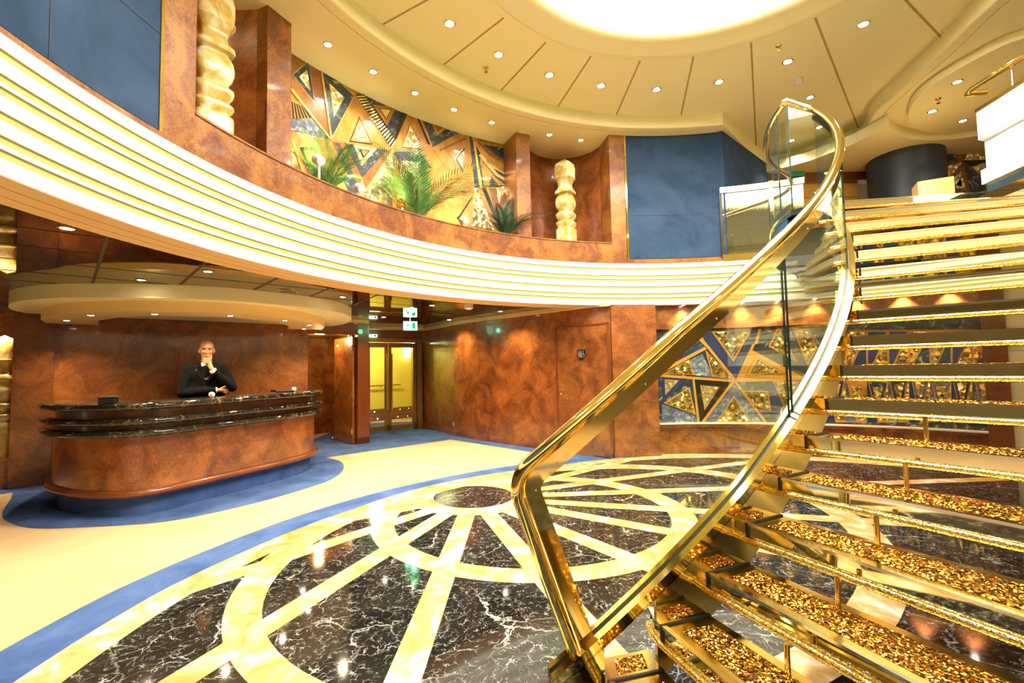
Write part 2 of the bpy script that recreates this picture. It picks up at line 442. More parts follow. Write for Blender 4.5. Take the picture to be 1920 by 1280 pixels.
# column and the lower art wall with its ledge
b = MB(); b.arc([(4.77, 0), (4.77, 2.36), (5.3, 2.36), (5.3, 0)], 92, 100.7, 8, closed=True)
b.arc([(4.755, 0), (4.755, .1), (4.8, .1), (4.8, 0)], 91.8, 100.9, 8, closed=True)
struct(b.build('trim_3', M_burl, smooth=30), 'burl pilaster between washroom wall and the lower mosaic', 'pilaster')
b = MB(); b.arc([(4.94, 0), (4.94, .43), (4.87, .43), (4.87, .47), (4.97, .47), (4.97, 1.97), (4.90, 1.97), (4.90, 2.36), (5.3, 2.36), (5.3, 0)], 43.5, 92.2, 40, closed=True)
la_wall = struct(b.build('wall_mosaic', M_burl2, smooth=30), 'curved burl wall that frames the lower mosaic', 'wall')
b = MB(); b.arc([(4.85, .472), (4.85, .492), (4.97, .492), (4.97, .472)], 43.8, 91.6, 36, closed=True); b.build('ledge_cap', plain('ledge_cap', (.85, .72, .6), .2, coat=.5), la_wall)
b = MB(); b.arc([(4.78, 0), (4.78, 2.36), (5.3, 2.36), (5.3, 0)], 41.2, 43.8, 3, closed=True); struct(b.build('trim_4', M_mahog), 'dark mahogany pilaster seen through the stair treads', 'pilaster')
prof = [(5.3, 0), (4.80, 0)]
zz = 0.02
for k in range(8):
    prof += [(4.80 + .03 * (k % 2), zz), (4.80 + .03 * (k % 2), zz + .29)]; zz += .295
prof += [(4.8, 2.37), (5.3, 2.37)]
b = MB(); b.arc(prof, -20, 41.3, 30, closed=True); struct(b.build('wall_cream', M_cream2), 'cream stepped panel wall beyond the staircase', 'wall')
# closing walls round the rest of the lobby (behind the camera and far left)
b = MB(); b.arc([(9.6, 0), (9.6, CEILL), (9.8, CEILL), (9.8, 0)], 172, 340, 40, closed=True); struct(b.build('wall_rear', plain('padded_wall', (.42, .40, .28), .8), smooth=30), 'olive grey padded wall round the rear of the lobby', 'wall')

# ------------------------------------------------------------------ mirrored ceiling under the gallery
b = MB(); b.arc([(5.12, CEILL), (13.5, CEILL), (13.5, CEILL + .1), (5.12, CEILL + .1)], 100, 345, 90, closed=True)
cl = struct(b.build('ceiling_lower', M_dkceil), 'dark mirrored ceiling below the gallery', 'ceiling')
b = MB()
def joint(p0, d, w):        # a ceiling joint, kept to the mirrored area only
    n_ = Vector((-d.y, d.x)) * w; run = []
    for i in range(-60, 160):
        q = p0 + d * (i * .05); ok = (q - AC).length > 5.18 and 104 < thA(q) % 360 < 250
        if ok: run.append(q)
        if (not ok or i == 159) and run:
            if len(run) > 2: b.prism([run[0] + n_, run[-1] + n_, run[-1] - n_, run[0] - n_], CEILL - .003, CEILL + .01)
            run = []
for a_, c_ in (((201.6, 443.9), (173, 532.9)), ((383, 494.3), (334.3, 536.3)), ((517.3, 522.8), (472, 545.3)), ((611.4, 543), (576, 558)), ((690, 560), (660, 572))):
    p0, p1 = Vector(at(a_, CEILL)), Vector(at(c_, CEILL)); joint(p0, (p1 - p0).normalized(), .012)
for k in range(5): joint(Vector((-3.0, 3.2)) + Vector((-.707, .707)) * (.62 * k), Vector((.72, .69)).normalized(), .003)
b.build('panel_joint', M_seam, cl)

# ------------------------------------------------------------------ ivory gallery fascia
def fascia(zt):
    h = zt - 2.35; pr = [(5.1, zt), (4.79, zt)]
    for f in (.14, .315, .405, .58, .748, .846):
        z = zt - f * h; pr += [(4.79, z + .021), (4.802, z + .016), (4.802, z - .014), (4.79, z - .020)]
    pr += [(4.79, 2.356), (4.796, 2.35)]
    return pr
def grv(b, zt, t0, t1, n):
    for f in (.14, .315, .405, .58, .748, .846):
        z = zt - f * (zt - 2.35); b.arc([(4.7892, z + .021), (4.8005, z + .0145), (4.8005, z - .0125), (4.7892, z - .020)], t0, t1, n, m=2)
def soff(r1): return [(4.796, 2.35), (4.92, 2.35), (4.922, 2.362), (4.932, 2.362), (4.934, 2.35), (5.04, 2.35), (5.042, 2.362), (5.052, 2.362), (5.054, 2.35), (r1, 2.35), (r1, 2.42)]
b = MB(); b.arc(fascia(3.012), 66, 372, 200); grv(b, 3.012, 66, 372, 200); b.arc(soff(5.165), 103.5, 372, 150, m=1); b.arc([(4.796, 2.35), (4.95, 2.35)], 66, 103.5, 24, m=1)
struct(b.build('trim_5', [M_white, M_tan, M_grshade], smooth=25), 'ivory banded fascia of the round gallery', 'fascia')
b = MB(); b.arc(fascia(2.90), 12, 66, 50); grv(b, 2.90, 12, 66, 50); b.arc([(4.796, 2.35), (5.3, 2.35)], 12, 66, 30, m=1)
struct(b.build('trim_6', [M_white, M_tan, M_grshade], smooth=25), 'ivory banded fascia behind the staircase', 'fascia')

# ------------------------------------------------------------------ gallery level
b = MB(); b.arc([(4.95, 2.80), (13.5, 2.80), (13.5, 2.953), (4.95, 2.953)], -15, 372 - 15 - 0, 120, closed=True)
struct(b.build('floor_upper', M_burld), 'floor slab of the upper gallery', 'floor')
CE = 5.10
b = MB(); b.arc([(4.815, 3.012), (4.815, 3.35), (5.05, 3.35), (5.05, 3.012)], 99.8, 170.1, 60, closed=True)
b.arc([(4.805, 3.335), (4.805, 3.352), (5.06, 3.352), (5.06, 3.335)], 99.8, 170.1, 60, closed=True)
struct(b.build('wall_parapet', M_burl2, smooth=30), 'pale burl parapet of the planter above the fascia', 'parapet')
def updoor(name, t0, t1, R0, R1, lab, mat=None, z0=3.0):
    b = MB(); b.arc([(R0, z0), (R0, CE), (R1, CE), (R1, z0)], t0, t1, max(3, int((t1 - t0) / 1.5)), closed=True)
    return struct(b.build(name, mat or M_burl2, smooth=30), lab, 'pillar')
updoor('trim_7', 170.1, 173.3, 4.815, 5.75, 'burl pillar right of the left navy panel')
updoor('trim_8', 154.7, 157.8, 5.2, 5.8, 'burl pillar between carved post niche and planter')
updoor('trim_9', 113.9, 116.6, 5.15, 5.8, 'burl pillar at the right end of the planter')
updoor('trim_10', 96.9, 99.8, 4.815, 5.8, 'burl pillar left of the right navy panel')
def niche(name, t0, t1, R0, depth, lab):
    n = 14; q = []
    for k in range(n + 1):
        u = k / n; th = t0 + (t1 - t0) * u
        q.append(PA(R0 + depth * math.sin(PI * u) ** .6, th))
    qo = [PA(R0 + depth + .35, t1), PA(R0 + depth + .35, t0)]
    b = MB(); b.prism(q + qo, 3.0, CE); return struct(b.build(name, M_burl, smooth=40), lab, 'wall')
niche('wall_niche_left', 157.6, 170.3, 5.3, .55, 'curved burl niche behind the left carved post')
niche('wall_niche_right', 99.6, 114.1, 5.2, .62, 'curved burl niche behind the right carved post')
b = MB(); b.arc([(5.62, 3.0), (5.62, CE + .1), (5.9, CE + .1), (5.9, 3.0)], 113, 158, 40, closed=True)
struct(b.build('wall_planter', M_mahog, smooth=30), 'curved wall carrying the upper mosaic', 'wall')
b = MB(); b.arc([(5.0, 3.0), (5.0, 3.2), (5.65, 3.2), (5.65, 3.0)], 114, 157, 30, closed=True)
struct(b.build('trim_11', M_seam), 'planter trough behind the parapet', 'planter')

# navy suede panels
def suede(name, t0, t1, lab, vs, hs, z0=3.06):
    b = MB(); b.arc([(4.83, z0), (4.82, z0 + .01), (4.82, CE), (5.1, CE), (5.1, z0)], t0, t1, 24, closed=True)
    o = struct(b.build(name, M_suede, smooth=30), lab, 'wall')
    b = MB()
    for t in vs: b.arc([(4.816, z0 + .01), (4.816, CE - .01), (4.822, CE - .01), (4.822, z0 + .01)], t - .025, t + .025, 1, closed=True)
    for z in hs: b.arc([(4.816, z - .003), (4.816, z + .003), (4.822, z + .003), (4.822, z - .003)], t0, t1, 20, closed=True)
    b.build('stitched_seam', M_gasket, o)
    return o
sL = suede('wall_navy_left', 173.55, 232, 'large navy suede wall at the upper left', [182.2, 196, 212], [3.74])
b = MB(); b.arc([(4.812, 3.05), (4.812, CE), (4.84, CE), (4.84, 3.05)], 173.3, 173.62, 2, closed=True); b.build('brass_edge_strip', M_brassd, sL)
sR = suede('wall_navy_right', 79.3, 96.55, 'navy suede wall right of the carved post', [88.5], [3.80, 4.50], 3.09)
b = MB(); b.arc([(4.808, 3.05), (4.808, CE), (4.84, CE), (4.84, 3.05)], 96.5, 96.85, 2, closed=True); b.build('brass_edge_strip', M_brass, sR)
b = MB(); b.prism([PA(4.83, 79.3), (3.40, 7.22), (4.95, 8.62), (4.85, 8.75), (3.2, 7.4)], 2.95, CE)
b.build('return_panel', M_suede, sR)
b = MB(); b.arc([(4.812, 3.012), (4.812, 3.06), (5.1, 3.06), (5.1, 3.012)], 173.3, 232, 40, closed=True)
b.arc([(4.812, 3.012), (4.812, 3.09), (5.1, 3.09), (5.1, 3.012)], 79.2, 99.9, 16, closed=True)
struct(b.build('baseboard_upper', M_burl2), 'burl skirting strip above the fascia', 'baseboard')
# rest of the gallery walls, round behind the camera
b = MB(); b.arc([(5.4, 2.95), (5.4, CE), (5.6, CE), (5.6, 2.95)], 232, 352, 40, closed=True); struct(b.build('wall_upper_rear', M_cream2, smooth=30), 'cream wall of the gallery behind the viewer', 'wall')

# ------------------------------------------------------------------ upper ceilings
CP = 5.30
Uedge = [at(p, CP) for p in ((1355, 210), (1373, 227.7), (1393.8, 249.6), (1417.7, 272.5), (1432, 287.6))]
Umid = [(4.95, 8.62), (5.35, 8.45)]
Uright = [at(p, CP) for p in ((1573.4, 250.9), (1600, 243), (1615, 236), (1624, 222), (1630, 204), (1640, 187), (1667, 160), (1710, 118.6), (1762, 70.5), (1796, 34.4), (1829, 0))] + [(5.02, 4.2), (4.95, 3.4), (4.9, 2.6)]
Uright = [tuple(p) for p in smoothpath([Vector(p) for p in Uright], 4)]
circ = [PA(4.57, th) for th in [80 + k * 4 for k in range(70)]]   # 80 .. 356
U = Uright[::-1] + Umid[::-1] + Uedge[::-1] + circ[1:]
U = [Vector(p) for p in U]
# soffit (z 5.10) as one slab outside U, with a rounded inner lip
b = MB(); n = len(U)
cen = Vector((2.43, 3.6))
outer = [cen + (u - cen).normalized() * 15 for u in U]
inn = [Vector(p) for p in U]
def outw(i):
    a, c = U[i - 1], U[(i + 1) % n]; t = (c - a).normalized(); o = Vector((t.y, -t.x))
    return o if o.dot(U[i] - cen) > 0 else -o
lipr = []
for zz, k in ((CP + .02, .0), (CE + .022, .0), (CE + .007, .007), (CE, .022), (CE, .13), (CE + .012, .131), (CE + .012, .142), (CE, .143)):
    lipr.append([(*(U[i] + outw(i) * k), zz) for i in range(n)])
lipr.append([(*o, CE) for o in outer])
b.loft(lipr, True, 0, cap=False)
struct(b.build('ceiling_soffit', M_cream, smooth=22), 'cream lower soffit ring of the atrium ceiling', 'ceiling')
# upper panels (z 5.30) with the round opening of the dome
DC = Vector((1.80, 3.32)); DR = 2.36
b = MB(); k_ = 96
ring = lambda r, z: [(DC.x + r * math.cos(2 * PI * k / k_), DC.y + r * math.sin(2 * PI * k / k_), z) for k in range(k_)]
b.loft([ring(9.5, CP), ring(2.50, CP), ring(2.44, CP + .004), ring(2.40, CP - .012), ring(2.385, CP - .012), ring(2.375, CP), ring(2.36, CP), ring(2.355, CP - .01), ring(2.345, CP - .01), ring(2.335, CP), ring(2.13, CP + .002), ring(2.06, CP + .012), ring(2.01, CP + .04), ring(1.975, CP + .09), ring(1.96, CP + .15), ring(1.955, CP + .22)], True, 0, cap=False)
cu = struct(b.build('ceiling_upper', M_cream, smooth=50), 'cream panelled atrium ceiling with round dome', 'ceiling')
b = MB(); b.add([(DC.x + 1.96 * math.cos(2 * PI * k / k_), DC.y + 1.96 * math.sin(2 * PI * k / k_), CP + .21) for k in range(k_)], [tuple(range(k_))])
b.build('dome_diffuser', M_dome, cu)
b = MB()
for o_, i_ in (((719, 45), (840, -22)), ((834.8, 119), (944, 33.6)), ((940.6, 168), (1023, 79.6)), ((1047, 198), (1107.6, 105.8)), ((1155.6, 215), (1200, 114.2)), ((1276.7, 216.6), (1300, 106.8)), ((1417.7, 270.4), (1408.3, 80.6)), ((1609, 239), (1528.6, 33.6)), ((1763.7, 68.9), (1660, -40))):
    a_, c_ = Vector(at(o_, CP)), Vector(at(i_, CP)); d = (c_ - a_).normalized(); n_ = Vector((-d.y, d.x)) * .011
    a_ -= d * .08
    b.prism([a_ + n_, c_ + n_, c_ - n_, a_ - n_], CP - .003, CP + .004)
b.build('panel_joint', M_groove, cu)
# dropped oval disc and bulkhead over the lounge
disc = [at(p, 5.09) for p in ((1703.4, 213), (1707, 189), (1724, 165), (1762, 136), (1813, 105), (1865, 77), (1920, 55))]
dp = [tuple(p) for p in smoothpath([Vector(p) for p in disc + [(6.6, 4.5), (7.8, 4.7), (8.4, 5.6), (8.1, 6.6), (7.3, 7.15), (6.5, 7.15)]], 5, True)]
b = MB(); b.prism(dp, 4.99, 5.095); struct(b.build('ceiling_disc', M_cream, smooth=40), 'dropped oval ceiling disc over the lounge', 'ceiling')
bk = [at(p, 5.09) for p in ((1665.6, 214), (1668, 222), (1681, 232), (1702, 241), (1731, 244), (1762, 244), (1796, 241.6), (1837.5, 235.6))] + [(8.3, 7.0), (9.2, 6.5)]
bk = [tuple(p) for p in smoothpath([Vector(p) for p in bk], 4)]
b = MB(); b.prism(bk + [(11, 8), (9, 11), (7, 10.5), (4.4, 9.0), (4.75, 8.5), (5.3, 8.0), (5.62, 7.4)], 4.93, 5.095); struct(b.build('ceiling_bulkhead', M_cream, smooth=40), 'cream bulkhead behind the lounge ceiling disc', 'ceiling')
# ================================================================== THE STAIRCASE (one thing, many parts)
RIS = .1737
def zk(k): return 1.39 - (k - 3) * RIS
def tk(k): return -76.5 + 3.65 * (10 - k)
def nose(th): return .1737 + (th + 76.5) * RIS / 3.65
stair = thing('staircase', 'winding staircase with gold crystal treads, glass balustrade and brass handrail', 'staircase', (1.0, 2.1, 0))
RG = 3.74
def rdz(th): return interp(th, [(-80, .19), (-75, .17), (-70, .145), (-65, .12), (-57, .112), (-45, .09), (-18, .085)])
def hdz(th): return interp(th, [(-82, 1.06), (-70, 1.08), (-62, 1.05), (-50, .98), (-40, .96), (-17, .93)])
def cylnear(p, R):
    d = ray(p); o = Vector((-SCN.x, -SCN.y)); d2 = Vector((d.x, d.y)); a = d2.dot(d2); b = 2 * o.dot(d2); q = o.dot(o) - R * R
    t = (-b - math.sqrt(max(b * b - 4 * a * q, 0))) / (2 * a); w = EYE + d * t
    return Vector((RG * math.atan2(w.y - SCN.y, w.x - SCN.x), w.z))
def swing(k): return interp(k, [(-6, 10), (-3, 8), (0, 4), (4, 4), (7, 0), (10, 1)])
def front(k):
    th = tk(k); s = Vector(PS(3.81, th)); a = rad(th + swing(k)); d = Vector((math.cos(a), math.sin(a)))
    return s, d
LEN = 1.62
def tread_outline(k):
    s0, d0 = front(k); s1, d1 = front(k - 1)
    i0 = Vector(PS(3.665, tk(k) + .55)); m0 = Vector(PS(3.74, tk(k) + .12)); i1 = Vector(PS(3.665, tk(k - 1) + .55)); m1 = Vector(PS(3.74, tk(k - 1) + .12))
    L = LEN
    return s0, d0, s1, d1, i0, m0, i1, m1, L
def seg(a, b, n): return [a + (b - a) * (i / n) for i in range(n + 1)]
for k in range(-5, 11):
    z = zk(k); s0, d0, s1, d1, i0, m0, i1, m1, L = tread_outline(k)
    bk = (s1 - s0).normalized()
    e0, e1 = s0 + d0 * L, s1 + d1 * L
    fr = [i0, m0, s0, e0]; bkp = [i1, m1, s1, e1]
    nrm = Vector((-d0.y, d0.x)); nrm = nrm if nrm.dot(s1 - s0) > 0 else -nrm   # uphill
    # body: mirrored front and underside, plate on top
    b = MB(); poly = fr + bkp[::-1]
    b.prism(poly, z - .060, z - .004, 0, top=False, bot=False); b.add([(*p, z - .060) for p in poly], [tuple(range(len(poly)))], 1); b.add([(*p, z - .004) for p in poly], [tuple(range(len(poly)))], 2)
    t = b.build('tread', [M_mirror, M_under, M_gold], stair)
    # steel nosing edge and glass cover joint
    b = MB()
    o = -nrm * .006
    b.prism([s0 + o, e0 + o, e0 + nrm * .016, s0 + nrm * .016 + d0 * .012], z - .010, z + .002)
    b.prism([i0 + o, m0 + o, s0 + o, s0 + nrm * .012, m0 + nrm * .012, i0 + nrm * .012], z - .009, z + .001)
    b.build('nosing', M_steel, t)
    b = MB(); b.prism([s0 + o * 1.4 - d0 * .006, s0 + o * 1.4 + d0 * .006, s1 + d1 * .006, s1 - d1 * .006], z - .086, z + .0028); b.build('black_joint', M_gasket, t)
    # crystal filled inlays, a bumpy bed of faceted stones below the plate edge
    b = MB()
    def bed(q, nx, ny, am):
        P = [[None] * (ny + 1) for _ in range(nx + 1)]
        for a in range(nx + 1):
            for c in range(ny + 1):
                u, v = a / nx, c / ny
                p = (q[0] * (1 - u) + q[1] * u) * (1 - v) + (q[3] * (1 - u) + q[2] * u) * v
                ed = a in (0, nx) or c in (0, ny)
                if not ed: p = p + Vector((random.uniform(-1, 1), random.uniform(-1, 1))) * .3 * (q[1] - q[0]).length / nx
                P[a][c] = (p.x, p.y, z - .003 if ed else z - .002 + random.random() * am)
        vs = [P[a][c] for a in range(nx + 1) for c in range(ny + 1)]; fs = []
        for a in range(nx):
            for c in range(ny):
                i = a * (ny + 1) + c; j = i + ny + 1
                fs += [(i, j, j + 1), (i, j + 1, i + 1)]
        b.add(vs, fs)
    up = s1 - s0
    nx = 90 if k > 0 else 40
    bed([s0 + nrm * .055 + d0 * .06, e0 + nrm * .055, e1 - nrm * .04, s1 - nrm * .04 + d1 * .06], nx, 10 if k > 0 else 4, .007)
    bed([i0 * .85 + s0 * .15 + nrm * .05, s0 + nrm * .05 - d0 * .03, s1 - nrm * .05 - d1 * .03, i1 * .85 + s1 * .15 - nrm * .05], 9, 12, .007)
    b.build('crystal_inlay', M_cryst, t)
    # lit gold bead strip along the lower front edge
    path = [(*(i0 - nrm * .004), z - .071), (*(m0 - nrm * .008), z - .071)] + [(*(p - nrm * .010), z - .071) for p in seg(s0, e0, 10)]
    b = MB(); b.tube(path, .0145, 10); b.build('bead_strip', M_bead, t, smooth=60)
# landing platform and its edge
s0, d0 = front(-6)
lrail = [Vector(PS(RG, -18.5)), Vector((2.84, 4.60)), Vector((2.88, 4.80)), Vector((2.93, 5.02)), Vector((3.03, 5.3)), Vector((3.19, 5.64)), Vector((3.43, 6.02)), Vector((3.70, 6.30)), Vector((4.03, 6.57)), Vector((4.30, 6.95))]
lr = [lrail[0]] + smoothpath(lrail[1:], 4)
zl = zk(-6)
b = MB()
pl = [s0 + d0 * 2.6, s0] + [Vector(PS(3.665, tk(-6) + .5))] + lr[2:] + [Vector(PA(4.82, 55)), Vector(PA(4.82, 40)), Vector(PA(4.82, 25))]
pl = [tuple(p) for p in pl]
b.prism(pl, zl - .06, zl - .004, 0, bot=False); b.add([(*p, zl - .06) for p in pl], [tuple(range(len(pl)))], 1)
ld = b.build('landing', [M_mirror, M_under], stair)
nrm = Vector((-d0.y, d0.x)); nrm = nrm if nrm.y > 0 else -nrm
b = MB(); b.tube([(*(p - nrm * .01), zl - .071) for p in seg(s0, s0 + d0 * 2.5, 10)], .0145, 10); b.build('bead_strip', M_bead, ld, smooth=60)
b = MB(); b.prism([s0 - nrm * .006, s0 + d0 * 2.5 - nrm * .006, s0 + d0 * 2.5 + nrm * .03, s0 + nrm * .03], zl - .01, zl + .002); b.build('nosing', M_steel, ld)
b = MB()      # navy solid below the landing edge, standing in for a reflection in the glass
b.prism([tuple(p) for p in (lr[4:] + [Vector(PA(4.78, 50)), Vector((4.6, 5.4)), Vector((3.6, 4.9))])], zl - .30, zl - .066)
b.build('landing_reflection', M_suede, ld)
# brass link posts between the treads
for k in (5, 6, 7, 8, 9):
    s0, d0 = front(k); nrm = Vector((-d0.y, d0.x)); nrm = nrm if nrm.dot(Vector(PS(3.8, tk(k) + 2)) - s0) > 0 else -nrm
    p = s0 + d0 * .42 + nrm * .2
    b = MB(); b.tube([(*p, zk(k) - .005), (*p, zk(k - 1) - .058)], .009, 10); b.build('link_post', M_brassd, stair, smooth=60)
# bottom plinth under the first tread
b = MB(); b.loft([[(*PS(RG - .03, t), .01), (*PS(RG + .04, t), .01), (*PS(RG + .04, t), nose(t) + rdz(t) - .056), (*PS(RG - .03, t), nose(t) + rdz(t) - .056)] for t in (-79.8, -79, -78, -77.2, -76.6)]); b.build('stringer_foot', M_brass, stair)
# base rail: two brass bars with a black gasket between them, following the pitch
TB0, TB1 = -79.9, -17.0
def bar(r0, r1, z0, z1, t0=TB0, t1=TB1, n=110):
    rings = []
    for i in range(n + 1):
        th = t0 + (t1 - t0) * i / n; h = nose(th) + rdz(th)
        rings.append([(*PS(r0, th), h + z0), (*PS(r1, th), h + z0), (*PS(r1, th), h + z1), (*PS(r0, th), h + z1)])
    return rings
b = MB(); b.loft(bar(RG - .036, RG - .009, -.055, .004)); b.loft(bar(RG + .009, RG + .046, -.055, -.004)); b.loft(bar(RG - .036, RG + .046, -.058, -.045))
b.build('base_rail', M_brass, stair, smooth=30)
b = MB(); b.loft(bar(RG - .009, RG + .009, -.05, -.008)); b.build('gasket', M_gasket, stair)
# the path of the handrail, laid out flat on the glass cylinder as (arc length, height)
f2, n2 = cylnear((1078, 1222), RG), cylnear((998, 1000), RG)
hl = [Vector((RG * rad(th), nose(th) + hdz(th))) for th in [-80.5 + k * .7 for k in range(91)]]
hd = (hl[8] - hl[3]).normalized(); nd = (n2 - f2).normalized()
den = nd.x * hd.y - nd.y * hd.x; w_ = hl[3] - f2; tt = (w_.x * hd.y - w_.y * hd.x) / den; cx = f2 + nd * tt
FR = .13; ph = math.acos(max(-1, min(1, (-nd).dot(hd)))); tl = FR / math.tan(ph / 2)
pa, pc = cx - nd * tl, cx + hd * tl; bis = (hd - nd).normalized(); oc = cx + bis * (FR / math.sin(ph / 2))
a0 = math.atan2(pa.y - oc.y, pa.x - oc.x); a1 = math.atan2(pc.y - oc.y, pc.x - oc.x)
if a1 > a0: a1 -= 2 * PI
flat = [f2.lerp(pa, k / 10) for k in range(10)] + [oc + Vector((math.cos(a0 + (a1 - a0) * k / 10), math.sin(a0 + (a1 - a0) * k / 10))) * FR for k in range(11)]
flat += [p for p in hl if p.x > pc.x + .03]
def unroll(p, r=0): th = p.x / RG; return Vector((SCN.x + (RG + r) * math.cos(th), SCN.y + (RG + r) * math.sin(th), p.y))
def side(i):
    a = flat[max(i - 1, 0)]; c = flat[min(i + 1, len(flat) - 1)]; t = (c - a).normalized(); return Vector((t.y, -t.x))
tube_path = [unroll(p) for p in flat]
top = tube_path[-1].z; lz = zl + 1.13
corner = Vector((*at((1475, 190), lz), lz))
lead = [tube_path[-1].lerp(corner, .25) + Vector((.035, .02, .0)), tube_path[-1].lerp(corner, .62) + Vector((.02, .015, 0)), corner]
b = MB(); b.tube(tube_path + lead, .031, 16); b.build('handrail', M_brass, stair, smooth=60)
tail = [corner] + [Vector((p.x, p.y, lz)) for p in lr[2:-1]]
b = MB(); b.tube([tail[0]] + tail[1:], .031, 16); b.build('landing_handrail', M_brass, stair, smooth=60)
rings = []
for i, p in enumerate(flat):
    sd = side(i); rings.append([unroll(p + sd * .024, -.011), unroll(p + sd * .024, .011), unroll(p + sd * .092, .011), unroll(p + sd * .092, -.011)])
b = MB(); b.loft(rings); b.build('rail_channel', M_brass, stair, smooth=40)
for i in range(3, len(flat) - 3, 9):
    b = MB(); b.ell(unroll(flat[i] + side(i) * .07, .0115), (.0045, .0045, .0045), 8, 6); b.ell(unroll(flat[i] + side(i) * .07, -.0115), (.0045, .0045, .0045), 8, 6) if False else None
    b.build('rail_screw', M_chrome, stair, smooth=60)
b = MB(); b.loft([[(*PS(RG - .03, t), nose(t) - .30), (*PS(RG - .012, t), nose(t) - .30), (*PS(RG - .012, t), nose(t) + rdz(t) - .056), (*PS(RG - .03, t), nose(t) + rdz(t) - .056)] for t in [-72.4 + k * .6 for k in range(91)]]); b.build('inner_stringer', M_gold, stair, smooth=30)
# glass panes standing in the base rail
def zlo(th): return nose(th) + rdz(th) - .02
inner = [flat[i] + side(i) * .08 for i in range(len(flat))]
def zhi(th): return nose(th) + hdz(th) - .07
def pane(t0, t1, n=40):
    g = MB(); rings = []
    for i in range(n + 1):
        th = t0 + (t1 - t0) * i / n
        rings.append([(*PS(RG - .005, th), zlo(th)), (*PS(RG + .005, th), zlo(th)), (*PS(RG + .005, th), zhi(th)), (*PS(RG - .005, th), zhi(th))])
    g.loft(rings, True, 0, cap=False); p = g.build('glass_panel', M_glass, stair)
    for R_, use in ((rings[0], t0 > -75), (rings[-1], t1 < -30)):
        if use:
            e = MB(); e.tube([(Vector(R_[0]) + Vector(R_[1])) / 2, (Vector(R_[2]) + Vector(R_[3])) / 2], .0065, 6); e.build('pane_edge', M_gedge, p)
tA = deg(inner[16].x / RG)
for t0, t1 in ((tA, -58.5), (-58.0, -38.2), (-37.8, -17.2)): pane(t0, t1)
g = MB()          # the slanting start of the first pane, against the newel
P3 = [p for p in inner[:17]]
tf = P3[0].x / RG
for (p, q) in zip(P3, P3[1:]):
    for o in (-.005, .005):
        xs = (p.x, q.x)
        g.add([unroll(p, o), unroll(q, o), unroll(Vector((rad(tA) * RG, q.y)), o), unroll(Vector((rad(tA) * RG, p.y)), o)] if False else [unroll(p, o), unroll(q, o), unroll(Vector((P3[0].x + .0, P3[0].y)), o)], [(0, 1, 2)])
pA = Vector((rad(tA) * RG, zhi(tA))); pB = Vector((P3[0].x, zlo(deg(tf))))
for o in (-.005, .005): g.add([unroll(P3[0], o), unroll(P3[-1], o), unroll(pA, o)], [(0, 1, 2)])
# panel between foot and the upright line at tA
low = [Vector((RG * rad(tA + (deg(tf) - tA) * k / 6), zlo(tA + (deg(tf) - tA) * k / 6))) for k in range(7)]
g.build('glass_corner', M_glass, stair)
# landing glass
g = MB()
for a, c in zip(tail, tail[1:]):
    g.add([(a.x, a.y, zl + .04), (c.x, c.y, zl + .04), (c.x, c.y, lz - .05), (a.x, a.y, lz - .05)], [(0, 1, 2, 3)])
c0 = Vector((corner.x, corner.y, 0))
h9 = tube_path[-1]; g.add([(h9.x, h9.y, zl + .04), (c0.x, c0.y, zl + .04), (c0.x, c0.y, lz - .05), (h9.x, h9.y, h9.z - .05)], [(0, 1, 2, 3)])
g.build('landing_glass', M_glass, stair)
b = MB(); b.tube([(c0.x, c0.y, zl + .03), (c0.x, c0.y, corner.z - .05)], .008, 6); b.tube([(tail[6].x, tail[6].y, zl + .03), (tail[6].x, tail[6].y, lz - .04)], .008, 6); b.build('landing_glass_edge', M_gedge, stair)
b = MB(); b.loft([[(p.x - .012, p.y, zl), (p.x + .012, p.y, zl), (p.x + .012, p.y, zl + .06), (p.x - .012, p.y, zl + .06)] for p in [corner] + tail[1:]]); b.build('landing_base_rail', M_brass, stair)

# white stepped parapet with brass rail at the right of the landing
pw = thing('stair_parapet', 'white stepped solid parapet with a brass rail on top, right of the landing', 'parapet', (4.4, 4.2, 2.96))
P0, P1 = Vector((4.44, 4.30)), Vector((4.28, 3.25)); d = (P1 - P0).normalized(); n_ = Vector((d.y, -d.x)); n_ = n_ if n_.x < 0 else -n_
def pprof(q):
    pr = [(0, 3.74), (0, 3.47), (-.05, 3.455), (-.05, 3.19), (.0, 3.175), (.0, 3.04)]
    L = [(*(q + n_ * a), z) for a, z in pr]; Rr = [(*(q - n_ * .30), 3.04), (*(q - n_ * .30), 3.74)]
    return L + Rr
b = MB(); b.loft([pprof(P0), pprof(P1)]); b.build('parapet_body', M_white, pw)
b = MB(); b.prism([P0 - n_ * .04, P1 - n_ * .04, P1 - n_ * .28, P0 - n_ * .28], 2.957, 3.04); b.build('dark_kicker', M_mirror, pw)
b = MB(); b.prism([P0 + n_ * .012, P1 + n_ * .012, P1 - n_ * .31, P0 - n_ * .31], 3.74, 3.765); b.build('brass_capping', M_brassd, pw)
b = MB()
q0 = P0 - d * .0 + n_ * .04; b.tube([(*(P0 - n_ * .1), 3.93), (*(P0 + n_ * .05 - d * .02), 3.94), (*(P0 + n_ * .06 + d * .05), 3.95), (*(P0 - n_ * .02 + d * .5), 3.965), (*(P1 - n_ * .02), 3.98)], .026, 12); b.build('rail', M_brass, pw, smooth=60)
for t in (.35, .8):
    b = MB(); q = P0 + d * t - n_ * .03; b.tube([(*q, 3.76), (*q, 3.95)], .010, 8); b.build('rail_bracket', M_chrome, pw, smooth=60)

